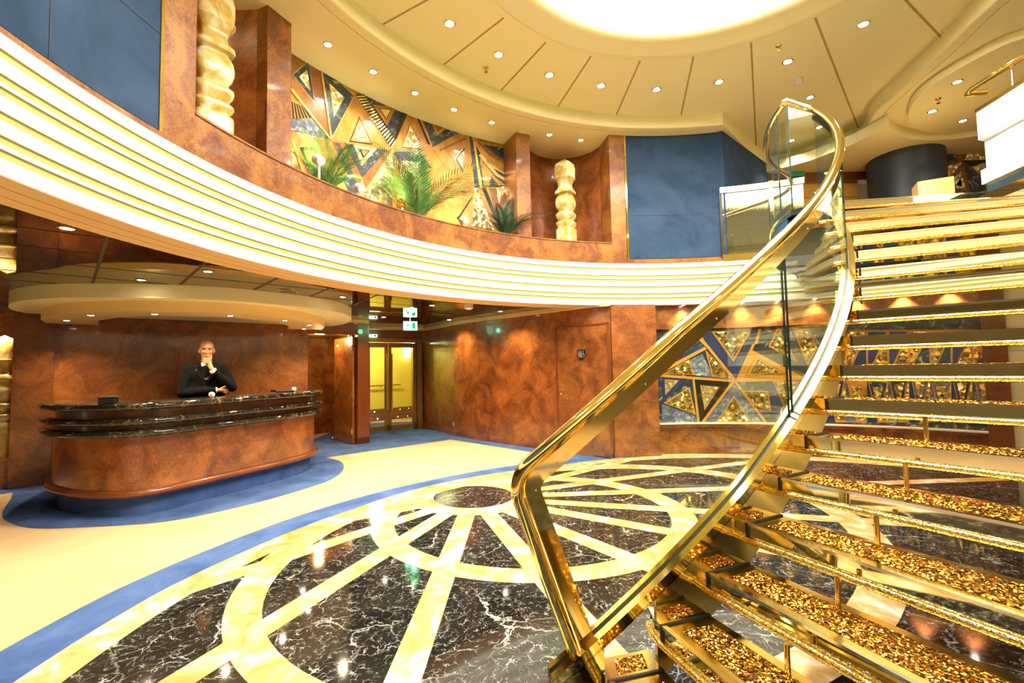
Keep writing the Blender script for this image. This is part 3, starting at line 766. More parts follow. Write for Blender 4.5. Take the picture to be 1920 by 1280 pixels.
# balcony balustrade between the navy wall and the landing
bl = thing('balcony_balustrade', 'mirror-like glass balustrade with gold top rail right of the navy wall', 'balustrade', PA(4.8, 73, 3.1))
for t0, t1 in ((78.9, 71.0), (70.8, 65.4)):
    b = MB(); b.arc([(4.80, 3.10), (4.80, 4.13)], t0, t1, 12); b.build('glass_panel', M_glassm, bl)
b = MB(); b.arc([(4.77, 4.09), (4.77, 4.15), (4.83, 4.15), (4.83, 4.09)], 65.2, 79.2, 16, closed=True); b.build('top_rail', M_white, bl)
b = MB(); b.arc([(4.76, 4.15), (4.76, 4.175), (4.84, 4.175), (4.84, 4.15)], 65.2, 79.2, 16, closed=True); b.build('gold_capping', M_brass, bl)
b = MB(); b.arc([(4.78, 3.012), (4.78, 3.11), (4.84, 3.11), (4.84, 3.012)], 65, 79.2, 16, closed=True); b.build('base_rail', M_gold, bl)
b = MB(); b.box(PA(4.815, 79.1, 3.62), (.03, .02, .55), rad(79)); b.build('end_post', M_black, bl)

# ================================================================== RECEPTION DESK
desk = thing('reception_desk', 'curved burl reception desk with three black marble bands', 'desk', (-4.2, 5.6, 0))
dpth = [(-5.84, 6.0), (-5.58, 5.5), (-5.14, 5.0), (-4.64, 4.69), (-4.22, 4.56), (-3.84, 4.55), (-3.54, 4.74), (-3.31, 5.18), (-3.04, 5.78), (-2.86, 6.24), (-2.77, 6.68), (-2.83, 7.12), (-3.05, 7.5), (-3.4, 7.85)]
dp_ = [Vector((p.x, p.y)) for p in smoothpath([Vector(p) for p in dpth], 6)]
lft = offset(dp_, 1)[len(dp_) // 2]; SG = 1 if (Vector(lft) - Vector((-4.6, 6.6))).length < (dp_[len(dp_) // 2] - Vector((-4.6, 6.6))).length else -1
def off(d): return [Vector(p) for p in offset(dp_, d * SG)]          # positive = towards the staff side
def band(name, d0, d1, z0, z1, mat, rnd=0, n=8):
    b = MB(); outer_, inner_ = off(d0), off(d1); rings = []
    for i in range(len(outer_)):
        o, q = outer_[i], inner_[i]; e = (q - o).normalized(); R_ = []
        if rnd:
            h = (z1 - z0) / 2
            for k in range(n + 1):
                a = PI / 2 + PI * k / n; R_.append((*(o + e * (h + h * math.cos(a))), (z0 + z1) / 2 + h * math.sin(a)))
        else: R_ += [(*o, z1), (*o, z0)]
        R_ += [(*q, z0), (*q, z1)]
        rings.append(R_)
    b.loft(rings, True); return b.build(name, mat, desk, smooth=40)
band('plinth', .23, .5, 0, .2, M_blue)
band('base_moulding', .12, .35, .19, .265, M_mahog, 1)
band('front_panel', .175, .35, .26, .80, M_burl)
band('marble_band', .06, .3, .795, .865, M_deskm, 1)
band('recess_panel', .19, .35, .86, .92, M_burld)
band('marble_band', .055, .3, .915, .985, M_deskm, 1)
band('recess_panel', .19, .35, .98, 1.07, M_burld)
band('countertop', .05, .62, 1.065, 1.135, M_deskm, 1)

# canopy above the desk
can = thing('desk_canopy', 'two-tier cream canopy hanging from the mirrored ceiling above the desk', 'canopy', (-4.2, 5.6, 2.1))
cpth = [(-6.35, 6.1), (-6.1, 5.65), (-5.62, 5.2), (-5.2, 4.99), (-4.73, 4.89), (-4.12, 4.96), (-3.68, 5.08), (-3.28, 5.29), (-2.98, 5.60), (-2.66, 6.05), (-2.47, 6.6), (-2.48, 7.1), (-2.66, 7.7), (-3.0, 8.3), (-3.35, 8.65)]
cp2 = [(p.x, p.y) for p in smoothpath([Vector(p) for p in cpth], 5)]
b = MB(); b.prism(cp2, 2.245, 2.398); b.build('upper_tier', M_cream, can, smooth=30)
ipth = [(-6.2, 6.2), (-5.76, 5.68), (-5.25, 5.35), (-4.79, 5.18), (-4.16, 5.17), (-3.66, 5.34), (-3.16, 5.66), (-2.92, 6.3), (-2.90, 6.95), (-3.0, 7.45), (-3.25, 7.95)]
ip = [Vector(p) for p in smoothpath([Vector(p) for p in ipth], 5)]
tst = Vector(offset(ip, .3)[len(ip) // 2]); sg = 1 if (tst - Vector((-4.6, 6.6))).length < (ip[len(ip) // 2] - Vector((-4.6, 6.6))).length else -1
iq = [Vector(p) for p in offset(ip, .52 * sg)]
b = MB(); b.prism([tuple(p) for p in ip] + [tuple(p) for p in iq[::-1]], 2.125, 2.247); b.build('lower_tier', plain('ochre_paint', (.80, .60, .25), .55), can, smooth=30)
# ================================================================== RELIEF MOSAICS
def plate(mb, pts, R, lift, mi):        # pts: (theta, z) outline; a raised, side-walled plate bent to the wall
    if len(pts) < 3: return
    bm = bmesh.new(); vs = [bm.verts.new((t * R * PI / 180, z, 0)) for t, z in pts]
    try: f = bm.faces.new(vs)
    except ValueError: bm.free(); return
    bmesh.ops.triangulate(bm, faces=[f])
    for _ in range(5):
        es = [e for e in bm.edges if e.calc_length() > .16]
        if not es: break
        bmesh.ops.subdivide_edges(bm, edges=es, cuts=1); bmesh.ops.triangulate(bm, faces=bm.faces[:])
    bm.verts.index_update()
    def mp(v, r): th = v.co.x / R; return (AC.x + r * math.cos(th), AC.y + r * math.sin(th), v.co.y)
    vs = [mp(v, R - lift) for v in bm.verts]; fs = [tuple(v.index for v in f.verts) for f in bm.faces]
    be = [(e.verts[0].index, e.verts[1].index) for e in bm.edges if e.is_boundary]
    nv = len(vs); vs += [mp(v, R + .002) for v in bm.verts]
    fs += [(a, c, c + nv, a + nv) for a, c in be]
    mb.add(vs, fs, mi); bm.free()
def shrink(pts, k):
    cx = sum(p[0] for p in pts) / len(pts); cy = sum(p[1] for p in pts) / len(pts)
    return [(cx + (p[0] - cx) * k, cy + (p[1] - cy) * k) for p in pts]
M_ochre = mottled('ochre_wood', [(.3, (.30, .115, .015)), (.55, (.47, .21, .035)), (.75, (.62, .34, .08))], 3, .3, dist=2.0, coat=.5, stretch=(1, 1, .5))
M_ochred = mottled('umber_wood', [(.3, (.14, .045, .008)), (.7, (.30, .11, .02))], 3, .3, dist=2.0, coat=.5)
M_navy = mottled('weathered_navy', [(.42, (.012, .02, .035)), (.56, (.03, .045, .06)), (.66, (.30, .29, .18))], 7, .35, dist=1.5, coat=.4)
M_navyp = mottled('navy_lacquer', [(.3, (.012, .02, .075)), (.7, (.03, .045, .12))], 3, .25, coat=.5)
M_leaf = crystals('gold_leaf', [(0, (.80, .58, .18)), (.5, (.95, .78, .36)), (1, (1, .92, .66))], 26, .5, .3)
M_leafb = crystals('gold_brick_leaf', [(0, (.30, .17, .03)), (.3, (.62, .42, .10)), (.7, (.90, .68, .25)), (1, (1, .92, .6))], 26, .8, .2)
M_line = plain('gold_line', (.85, .60, .20), .25, .6)
M_orange = plain('orange_band', (.52, .23, .03), .35, coat=.4)
M_blk = plain('black_lacquer', (.015, .012, .008), .2, coat=.5)
M_grey = mottled('grey_blue_patina', [(.4, (.05, .07, .13)), (.55, (.16, .18, .22)), (.68, (.55, .50, .36))], 9, .3, dist=1.5, coat=.3)
AM = [M_ochre, M_navy, M_leaf, M_line, M_blk, M_ochred, M_orange, M_navyp, M_leafb, M_grey]
O_, N_, G_, L_, K_, U_, R_, V_, B_, Y_ = range(10)
def mosaic(name, label, R, org, s, base, items, bm_=O_):
    b = MB(); cv = lambda p: (lambda w: (thA(w), w.z))(cyl((org[0] + p[0] / s, org[1] + p[1] / s), R))
    plate(b, base, R, .010, bm_)
    for i, (m, pts, *rest) in enumerate(items):
        lf = .016 + .0012 * (i % 7) if not rest else rest[0]
        q = [cv(p) for p in pts]
        plate(b, q, R, lf, m)
    o = b.build(name, AM); return tag(o, label, 'wall art')
def stripes(p0, p1, q0, q1, n, ma, lf=.022, part=.55):   # bars between the edges p0-p1 and q0-q1
    out = []
    lerp = lambda a, c, t: (a[0] + (c[0] - a[0]) * t, a[1] + (c[1] - a[1]) * t)
    for i in range(n):
        a, c = i / n, (i + part) / n
        out.append((ma, [lerp(p0, p1, a), lerp(p0, p1, c), lerp(q0, q1, c), lerp(q0, q1, a)], lf))
    return out
def frame(pts, ms, ks, l0=.016):                          # nested outlines, outermost first
    return [(m, shrink(pts, k), l0 + .0035 * i) for i, (m, k) in enumerate(zip(ms, ks))]
it = []
it += [(U_, [(60, 60), (240, 180), (300, 600), (75, 310)], .014)]
it += frame([(78, 240), (168, 162), (206, 400)], (L_, N_, G_), (1, .93, .5))
it += frame([(236, 175), (428, 358), (298, 600)], (L_, N_, L_, G_), (1, .95, .45, .42))
it += [(L_, [(78, 320), (292, 595), (286, 603), (70, 330)], .03), (L_, [(228, 170), (238, 178), (300, 600), (292, 600)], .028)]
it += [(O_, [(60, 385), (122, 385), (192, 485), (60, 485)])] + stripes((60, 385), (150, 425), (60, 485), (192, 482), 7, K_)
it += [(Y_, [(60, 492), (192, 482), (292, 598), (60, 545)])]
it += [(O_, [(432, 352), (310, 602), (632, 656)], .013)]
it += frame([(450, 440), (376, 628), (550, 652)], (L_, O_, K_, O_, G_), (1, .95, .74, .66, .5))
it += [(G_, [(432, 352), (480, 352), (658, 612), (632, 652)], .02)] + stripes((432, 352), (632, 652), (480, 352), (658, 612), 19, K_, .026, .5)
it += [(N_, [(488, 355), (735, 440), (655, 600)], .015)] + frame([(522, 405), (664, 420), (608, 532)], (K_, O_, K_, G_), (1, .95, .5, .42), .02)
it += [(K_, [(700, 440), (730, 440), (660, 600), (650, 590)], .024)]
it += [(O_, [(738, 440), (652, 656), (872, 662)], .015)] + frame([(738, 510), (690, 648), (800, 655)], (K_, L_, G_), (1, .93, .8), .02)
it += [(O_, [(750, 440), (800, 470), (880, 640), (840, 640)], .017), (K_, [(760, 445), (772, 450), (850, 630), (838, 630)], .022)]
it += [(N_, [(798, 470), (1050, 540), (866, 645)], .018)] + frame([(845, 485), (968, 520), (885, 582)], (O_, U_), (1, .6), .025)
it += [(O_, [(870, 660), (1068, 570), (1090, 850), (940, 760)], .014), (U_, [(905, 655), (1050, 590), (1052, 600), (905, 668)], .02)]
it += frame([(985, 712), (1048, 632), (1034, 800)], (L_, N_, L_, G_), (1, .9, .6, .5), .02)
it += [(N_, [(1070, 575), (1140, 690), (1230, 770), (1330, 820), (1322, 830), (1250, 862), (1100, 868)], .016)]
it += [(L_, [(1088, 600), (1104, 640), (1142, 868), (1126, 868)], .022), (L_, [(1120, 690), (1135, 680), (1225, 790), (1300, 838), (1288, 846), (1215, 805)], .022), (L_, [(1078, 580), (1095, 620), (1180, 735), (1322, 822), (1322, 828), (1172, 745)], .022)]
it += [(O_, [(1128, 705), (1215, 815), (1268, 856), (1150, 866)], .021), (N_, [(1188, 805), (1232, 860), (1180, 864)], .025)]
it += [(O_, [(1070, 568), (1330, 602), (1330, 800), (1180, 720)], .013), (N_, [(1150, 632), (1330, 655), (1330, 742), (1230, 700)], .018), (U_, [(1075, 568), (1330, 625), (1330, 640), (1130, 610)], .018), (U_, [(1100, 600), (1330, 755), (1330, 775), (1180, 690)], .018)]
it += [(N_, [(372, 620), (424, 628), (468, 742), (552, 652), (610, 660), (470, 815)], .016)] + frame([(420, 628), (552, 652), (468, 748)], (L_, G_, K_, O_), (1, .9, .45, .3), .018)
it += [(U_, [(302, 612), (372, 620), (470, 815), (440, 900)], .014), (N_, [(318, 620), (340, 622), (450, 860), (440, 905)], .019), (N_, [(350, 800), (392, 800), (445, 905), (400, 900)], .02)]
it += [(U_, [(610, 660), (640, 662), (490, 870), (470, 815)], .017), (G_, [(640, 672), (640, 1000), (470, 920)], .016), (L_, [(640, 655), (650, 670), (505, 880), (495, 872)], .022)]
it += [(N_, [(642, 668), (790, 668), (860, 760), (700, 760)], .017), (G_, [(690, 720), (800, 730), (760, 980), (660, 980)], .02)]
it += [(O_, [(75, 550), (292, 602), (160, 720), (75, 690)], .015)] + frame([(110, 640), (230, 640), (170, 780)], (L_, K_, O_), (1, .9, .5), .02)
it += [(L_, [(72, 600), (82, 605), (150, 790), (130, 780)], .022), (G_, [(75, 640), (125, 780), (70, 760)], .018)]
it += [(G_, [(1096, 868), (1112, 872), (1205, 1105), (1086, 1085)], .018), (O_, [(1000, 1035), (1086, 905), (1082, 1085), (1020, 1085)], .018), (K_, [(1005, 1035), (1082, 920), (1086, 926), (1014, 1040)], .023), (K_, [(1005, 1030), (1035, 1085), (1028, 1088), (998, 1036)], .023)]
it += [(U_, [(1180, 870), (1215, 870), (1300, 860), (1280, 1100), (1240, 1100)], .016), (G_, [(1215, 872), (1280, 860), (1235, 960)], .021), (K_, [(1140, 872), (1160, 872), (1230, 1040), (1215, 1050)], .02), (O_, [(1290, 860), (1330, 830), (1330, 1100), (1290, 1100)], .016)]
base = [(156, 3.05), (156, 5.13), (140, 5.13), (128, 5.13), (114.2, 5.13), (114.2, 3.05), (128, 3.05), (140, 3.05)]
mosaic('mosaic_relief', 'upper wood and gold leaf mosaic of triangles behind the palms', 5.615, (520, 60), 2.977, base, it)
it = []
it += frame([(515, 568), (745, 553), (640, 738)], (R_, B_), (1, .86))
it += [(V_, [(430, 575), (505, 575), (640, 745), (748, 560), (790, 555), (735, 660), (655, 838), (500, 665)], .014), (R_, [(425, 580), (440, 575), (650, 832), (640, 842)], .024), (R_, [(745, 640), (760, 640), (668, 836), (655, 836)], .024)]
it += [(N_, [(790, 555), (1090, 555), (1090, 790)], .013), (R_, [(780, 555), (795, 555), (772, 640), (758, 640)], .022)] + frame([(888, 540), (836, 655), (998, 742)], (R_, B_), (1, .88), .017)
it += frame([(970, 552), (1062, 552), (1108, 660), (1052, 760)], (R_, B_), (1, .85), .018)
it += frame([(482, 672), (645, 838), (522, 822)], (R_, B_), (1, .86), .018) + frame([(245, 808), (392, 725), (420, 812)], (R_, B_), (1, .88), .018)
it += [(Y_, [(390, 728), (465, 695), (532, 825), (418, 812)], .016), (V_, [(235, 760), (470, 640), (480, 660), (250, 790)], .015), (R_, [(232, 785), (480, 655), (490, 668), (245, 800)], .022), (N_, [(235, 570), (470, 580), (490, 650), (235, 730)], .014), (R_, [(400, 570), (415, 570), (510, 660), (498, 668)], .024)]
it += [(R_, [(742, 672), (655, 842), (1040, 828)], .018)] + frame([(765, 705), (705, 815), (930, 805)], (K_, R_, B_), (1, .96, .72), .022)
it += [(R_, [(230, 808), (640, 838), (1060, 822), (1060, 840), (640, 852), (230, 822)], .02)]
it += [(V_, [(240, 820), (392, 826), (245, 965)], .017)] + frame([(254, 836), (335, 842), (258, 925)], (R_, G_), (1, .93), .021)
it += [(K_, [(414, 828), (630, 850), (458, 1076)], .017)] + frame([(452, 868), (562, 878), (478, 1012)], (R_, G_), (1, .94), .021)
it += frame([(250, 968), (392, 880), (430, 1035)], (R_, B_), (1, .88), .018) + [(Y_, [(240, 975), (430, 1040), (445, 1076), (240, 1076)], .015), (V_, [(392, 826), (410, 828), (415, 890), (385, 870)], .016)]
it += [(R_, [(408, 826), (420, 828), (450, 1076), (438, 1076)], .024), (R_, [(632, 846), (648, 848), (474, 1078), (456, 1078)], .024)]
it += [(Y_, [(645, 850), (468, 1078), (800, 1078)], .015)] + frame([(642, 925), (545, 1076), (738, 1076)], (R_, B_), (1, .88), .02)
it += [(R_, [(640, 846), (655, 846), (830, 1078), (812, 1078)], .023)] + frame([(685, 898), (835, 902), (850, 1010), (770, 990)], (R_, B_), (1, .86), .019) + [(N_, [(660, 848), (820, 848), (830, 895), (690, 890)], .016)]
it += [(V_, [(818, 846), (862, 848), (930, 1010), (850, 1078)], .018)] + frame([(858, 845), (1005, 848), (965, 975), (925, 995)], (R_, B_), (1, .88), .019) + [(V_, [(1005, 850), (1080, 850), (1000, 1078), (900, 1078)], .015)]
# the part seen through the treads
rr = random.Random(5)
def far(px): w = cyl(px, 4.955); return w
for i in range(9):
    x = 1150 + i * 118; y0, y1 = 560, 1076; mid = 812 + rr.randint(-30, 30)
    A_, B2, C_, D_ = (x, y0), (x + 118, y0), (x, mid), (x + 118, mid + rr.randint(-20, 20))
    c1, c2, c3 = rr.choice(((B_, V_, O_), (V_, B_, N_), (O_, B_, V_), (B_, N_, Y_))), 0, 0
    it += frame([A_, B2, C_], (R_, c1[0]), (1, .86), .017) + frame([B2, D_, C_], (R_, c1[1]), (1, .86), .017)
    it += frame([C_, D_, (x + 60, y1)], (R_, c1[2], B_), (1, .86, .5), .017) + [(Y_ if i % 2 else V_, [C_, (x + 60, y1), (x, y1)], .014)] + frame([D_, (x + 118, y1), (x + 60, y1)], (R_, B_), (1, .84), .018)
base = [(91.9, .50), (91.9, 1.965), (70, 1.965), (56, 1.965), (43.9, 1.965), (43.9, .50), (56, .50), (70, .50)]
mosaic('mosaic_relief', 'lower navy and gold brick mosaic of triangles seen through the stair glass', 4.968, (1160, 430), 2.977, base, it, N_)
# lounge mosaic at the far upper right: flat panel on its own wall
LW0, LWd = (6.75, 7.75), (1, -.02)
b = MB(); b.box((9.0, 8.0, 4.05), (2.3, .12, 1.05)); struct(b.build('wall_lounge', M_ochred), 'dark wall of the upper lounge', 'wall')
b = MB()
def lp(p): w = onpl((1590 + p[0] / 5.818, 160 + p[1] / 5.818), (6.75, 7.86), (1, 0)); return w
def lounge(m, pts, l):
    q = [lp(p) for p in pts]; n = len(q); b.add([(w.x, 7.88 - l, w.z) for w in q] + [(w.x, 7.88, w.z) for w in q], [tuple(range(n))] + [(i, (i + 1) % n, (i + 1) % n + n, i + n) for i in range(n)], m)
lounge(U_, [(800, 480), (1700, 400), (1700, 1300), (800, 1300)], .01)
for m, pts in ((G_, [(910, 750), (965, 800), (1090, 560), (1170, 550), (985, 890)]), (N_, [(940, 670), (1050, 560), (1090, 560), (960, 790)]), (N_, [(1130, 690), (1190, 820), (1050, 870)]), (G_, [(1190, 560), (1430, 510), (1200, 600)]), (G_, [(1320, 710), (1500, 705), (1530, 815), (1270, 815)]),
               (K_, [(1260, 825), (1530, 815), (1370, 880)]), (G_, [(1350, 890), (1530, 830), (1540, 930), (1480, 1030)]), (N_, [(1270, 850), (1490, 1040), (1500, 1130), (1340, 1180)]), (G_, [(1000, 900), (1240, 840), (1120, 990), (1050, 990)]), (G_, [(1230, 940), (1280, 1140), (1150, 1120), (1160, 1000)]), (U_, [(1225, 1010), (1240, 1105), (1170, 1090)]), (N_, [(1380, 620), (1440, 500), (1560, 600), (1560, 690)])):
    lounge(m, pts, .028)
tag(b.build('lounge_mosaic', AM), 'dark triangle mosaic with cream blocks in the upper lounge', 'wall art')

# ================================================================== DOWNLIGHTS
M_ringd = plain('downlight_ring', (.75, .62, .40), .2, 1.0)
proto = None
def spot(name, loc, e, ang=95, col=(1, .88, .66), aim=None, r=.035, blend=.7):
    l = bpy.data.lights.new(name, 'SPOT'); l.energy = e; l.spot_size = rad(ang); l.spot_blend = blend; l.color = col; l.shadow_soft_size = r
    o = bpy.data.objects.new(name, l); o.location = loc; COL.objects.link(o)
    if aim is not None: o.rotation_euler = (Vector(aim) - Vector(loc)).to_track_quat('-Z', 'Y').to_euler()
    return o
def downlight(loc, label, group, e=40, ang=100, sc=1.0, aim=None, col=(1, .88, .66)):
    global proto
    if proto is None:
        proto = thing('recessed_downlight', label, 'downlight', loc, group)
        b = MB(); b.lathe([(.052, 0), (.052, -.004), (.040, -.008), (.036, -.002), (.036, 0)], 20); o = b.build('trim_ring', M_ringd, None, smooth=40); o.parent = proto
        b = MB(); b.lathe([(.036, -.003), (.034, -.006), (.012, -.010), (.001, -.011)], 20); o = b.build('lamp', M_lamp, None, smooth=40); o.parent = proto
        r = proto; r.scale = (sc,) * 3
    else: r = dup(proto, loc, label, group, 0, sc)
    if e: spot('downlight_beam', (loc[0], loc[1], loc[2] - .02), e, ang, col, aim)
    return r
ORD = ['first', 'second', 'third', 'fourth', 'fifth', 'sixth', 'seventh', 'eighth', 'ninth']
for i, p in enumerate(((615, 83), (700, 134), (778, 174), (851, 205), (922, 229))):
    x, y = at(p, CE); downlight((x, y, CE - .0005), f'{ORD[i]} downlight from the left in the soffit row over the planter mosaic', 'downlights over the planter', 45, 110, 1.05, (x + (x - AC.x) * .10, y + (y - AC.y) * .10, 3))
for i, p in enumerate(((1030, 252), (1089, 262))):
    x, y = at(p, CE); downlight((x, y, CE - .0005), f'{("left", "right")[i]} downlight of the pair above the right carved post', 'downlights over the right carved post', 40, 80, 1.05)
x, y = PA(5.35, 164); downlight((x, y, CE - .0005), 'downlight above the left carved post', 'downlights over the left carved post', 60, 80, 1.0)
for i, p in enumerate(((843, 44), (935, 102), (1030, 140), (1127, 160), (1231, 167), (1348, 153), (1477, 115), (1619, 45))):
    x, y = at(p, CP); downlight((x, y, CP - .0005), f'{ORD[i]} downlight counted from the left in the arc round the dome', 'downlights round the dome', 95, 105, 1.25)
for i, (p, l) in enumerate((((1519, 182), 'downlight in the panelled ceiling above the peak of the stair handrail'), ((1484, 263), 'downlight seen through the glass below the handrail peak'), ((1536, 238), 'downlight seen through the glass right of the handrail peak'))):
    x, y = at(p, CP); downlight((x, y, CP - .0005), l, None, 60, 105, 1.1)
for i, p in enumerate(((1795, 153), (1748, 208), (1805, 226))):
    x, y = at(p, 4.99); downlight((x, y, 4.9895), f'{("topmost", "leftmost", "lowest")[i]} of the three downlights in the oval lounge disc', 'downlights in the lounge disc', 60, 110, 1.15)
low = (((265, 524), 'downlight in the mirrored ceiling above the left half of the desk canopy', 45), ((390, 508), 'downlight in the mirrored ceiling right above the standing man', 30), ((643, 556), 'downlight in the mirrored ceiling near the right end of the canopy', 45), ((719, 594), 'downlight in the mirrored ceiling above the glass door', 25),
       ((810, 572), 'bright downlight in the mirrored ceiling left of the smoke detector', 60), ((842, 599), 'downlight in the mirrored ceiling closest to the green exit sign', 45), ((896, 602), 'small downlight in the mirrored ceiling near the cornice of the burl wall', 45), ((938, 583), 'left downlight of the pair beside the ivory fascia and washroom wall', 45), ((990, 588), 'downlight in the mirrored ceiling closest to the washroom door', 60), ((651, 603), 'downlight tucked between canopy and service door head', 40), ((126, 427), 'lamp at the fascia edge of the mirrored ceiling, upper left', 40))
for p, l, e in low:
    x, y = at(p, CEILL); downlight((x, y, CEILL - .0005), l, None, e * 2.4, 130, 1.0, None, (1, .76, .42))
for i, p in enumerate(((125, 600), (122, 609), (170, 590), (290, 588), (432, 591), (534, 600), (580, 609), (570, 616), (540, 623))):
    x, y = at(p, 2.125); downlight((x, y, 2.1245), f'{ORD[i]} downlight round the underside of the desk canopy, starting at its left end', 'downlights under the desk canopy', 70, 130, .9, None, (1, .74, .40))
for i, th in enumerate((86.5, 76.0, 70.2, 64.5, 58.6, 52.5, 47)):
    x, y = PA(4.83, th); downlight((x, y, 2.348), f'{ORD[i]} wall-washing spot from the left over the lower mosaic', 'spots over the lower mosaic', 60, 95, .8, (PA(4.9, th)[0], PA(4.9, th)[1], 1.0), (1, .78, .5))
# ================================================================== CARVED POSTS
def onyx():
    m, nt, b = new('carved_onyx'); v = coords(nt)
    n = N(nt, 'ShaderNodeTexNoise', Scale=5, Detail=6, Distortion=1.5); nt.links.new(v, n.inputs['Vector'])
    r = ramp(nt, [(.36, (.55, .34, .06)), (.5, (.74, .56, .20)), (.62, (.86, .78, .52))], n.outputs['Fac']); nt.links.new(r.outputs['Color'], b.inputs['Base Color'])
    v2 = coords(nt, (1, 1, .04)); w = N(nt, 'ShaderNodeTexNoise', Scale=95, Detail=1); nt.links.new(v2, w.inputs['Vector'])
    bp = N(nt, 'ShaderNodeBump', Strength=.35, Distance=.004); nt.links.new(w.outputs['Fac'], bp.inputs['Height']); nt.links.new(bp.outputs['Normal'], b.inputs['Normal'])
    b.inputs['Roughness'].default_value = .3; b.inputs['Coat Weight'].default_value = .3
    return m
M_onyx = onyx()
PROF = [(0, 1.0), (.270, 1.0), (.290, .98), (.295, .90), (.297, .78), (.305, .80), (.325, .94), (.340, 1.0), (.352, .99), (.366, .86), (.372, .74), (.380, .78), (.405, .95), (.425, 1.0), (.438, .98), (.455, .82), (.462, .70), (.472, .74), (.495, .90), (.525, .99), (.555, 1.0), (.585, .95), (.61, .84), (.628, .72), (.632, .74), (.640, .98), (.648, 1.03), (.664, 1.0), (.682, .84), (.700, .73), (.728, .68), (.755, .74), (.778, .90), (.792, 1.03), (.797, 1.03), (.800, .97), (.806, .96), (.85, 1.0), (.90, 1.0), (.935, .93), (.942, .90), (.97, .5), (1.0, .02)]
def post(loc, h, half, rz, label):
    b = MB(); rings = []
    for f, w in PROF:
        r_ = []
        e = .42
        for k in range(40):
            t = 2 * PI * (k + .5) / 40; c, s = math.cos(t), math.sin(t)
            x = math.copysign(abs(c) ** e, c) * half * w; y = math.copysign(abs(s) ** e, s) * half * w
            r_.append((x * math.cos(rz) - y * math.sin(rz) + loc[0], x * math.sin(rz) + y * math.cos(rz) + loc[1], loc[2] + f * h))
        rings.append(r_)
    b.loft(rings, True)
    o = b.build('carved_post', M_onyx, smooth=28); return tag(o, label, 'sculpture', 'carved onyx posts')
b = MB(); b.box((*PA(5.35, 163.2), 3.1), (.24, .24, .10), rad(163)); struct(b.build('trim_12', M_burl2), 'plinth under the left carved post', 'plinth')
b = MB(); b.box((*PA(5.36, 106.1), 3.1), (.24, .24, .10), rad(106)); struct(b.build('trim_13', M_burl2), 'plinth under the right carved post', 'plinth')
post((*PA(5.33, 163.2), 3.2), 1.72, .165, rad(163 - 22), 'left carved onyx post of the gallery, beside the navy wall')
post((*PA(5.36, 106.1), 3.2), 1.70, .145, rad(106 + 45 - 8), 'right carved onyx post in the gallery niche, by the palms')
xl, yl = wl(t24 + .13, .36)
spot('niche_beam', (*wl(t24 + .2, .12), 2.3), 70, 90, (1, .86, .6), (xl, yl, 1.2))
post((xl, yl, .36), 1.62, .16, rad(20), 'carved onyx post at the far left edge on the lower floor')

# ================================================================== PALMS AND UPLIGHTS
def palm_mat(name, a, c):
    return mottled(name, [(.3, a), (.7, c)], 6, .45)
M_palm = palm_mat('palm_leaf', (.03, .12, .02), (.12, .30, .05)); M_palm2 = palm_mat('palm_leaf_dark', (.008, .045, .016), (.025, .10, .04)); M_soil = plain('pot_clay', (.12, .06, .03), .8)
def palm(loc, H, nf, spread, label, seed, mat):
    rnd = random.Random(seed); t = thing('palm_plant', label, 'plant', loc, 'palms in the planter'); b = MB()
    for i in range(nf):
        az = 2 * PI * i / nf * 2.4 + rnd.uniform(-.3, .3); le = H * rnd.uniform(.75, 1.1); lean = rnd.uniform(.1, 1) * spread
        P = []
        for k in range(13):
            s = k / 12; x = lean * le * (.35 * s + .75 * s * s) + .02 * s; z = le * (s * (1 - .12 * lean) - .42 * lean * s * s * s)
            P.append(Vector((loc[0] + math.cos(az) * x, loc[1] + math.sin(az) * x, loc[2] + z)))
        for p in P:
            v = Vector((p.x - AC.x, p.y - AC.y))
            if v.length > 5.5: v = v.normalized() * (5.5 + .02 * math.tanh(v.length - 5.5)); p.x, p.y = AC.x + v.x, AC.y + v.y
        b.tube(P, [.005 * (1 - .8 * k / 12) for k in range(13)], 5)
        side0 = Vector((-math.sin(az), math.cos(az), 0))
        for k in range(26):
            s = .22 + .77 * k / 25; j = s * 12; a = int(min(j, 11)); p = P[a].lerp(P[a + 1], j - a); tg = (P[a + 1] - P[a]).normalized()
            L = H * .27 * math.sin(PI * min(1, .25 + s * .72)) * rnd.uniform(.85, 1.1)
            for sd in (-1, 1):
                d = (tg * .9 + side0 * sd * .95 + Vector((0, 0, .08))).normalized(); tip = p + d * L + Vector((0, 0, -.12 * L)); w = tg.cross(d).normalized().cross(d).normalized() * .0065
                tv = Vector((tip.x - AC.x, tip.y - AC.y))
                if tv.length > 5.57: tv = tv.normalized() * 5.57; tip.x, tip.y = AC.x + tv.x, AC.y + tv.y
                md = p.lerp(tip, .45) + Vector((0, 0, .03 * L))
                b.add([p, md + w, tip, md - w], [(0, 1, 2, 3)])
    b.build('fronds', mat, t)
    b = MB(); b.lathe([(.10, -.22), (.13, 0), (.13, .02), (.115, .02), (.11, -.02), (.001, -.02)], 20, loc); b.build('pot', M_soil, t, smooth=40)
    return t
def plp(px, R): w = cyl(px, R); return (w.x, w.y)
x, y = plp((612, 330), 5.22); palm((x, y, 3.34), .80, 15, .8, 'small palm at the left end of the planter', 3, M_palm)
x, y = plp((783, 380), 5.22); palm((x, y, 3.32), 1.22, 24, 1.0, 'tallest and fullest palm in the middle of the planter', 11, M_palm)
x, y = plp((948, 430), 5.12); palm((x, y, 3.34), .66, 16, .95, 'dark low palm at the right end of the planter', 23, M_palm2)
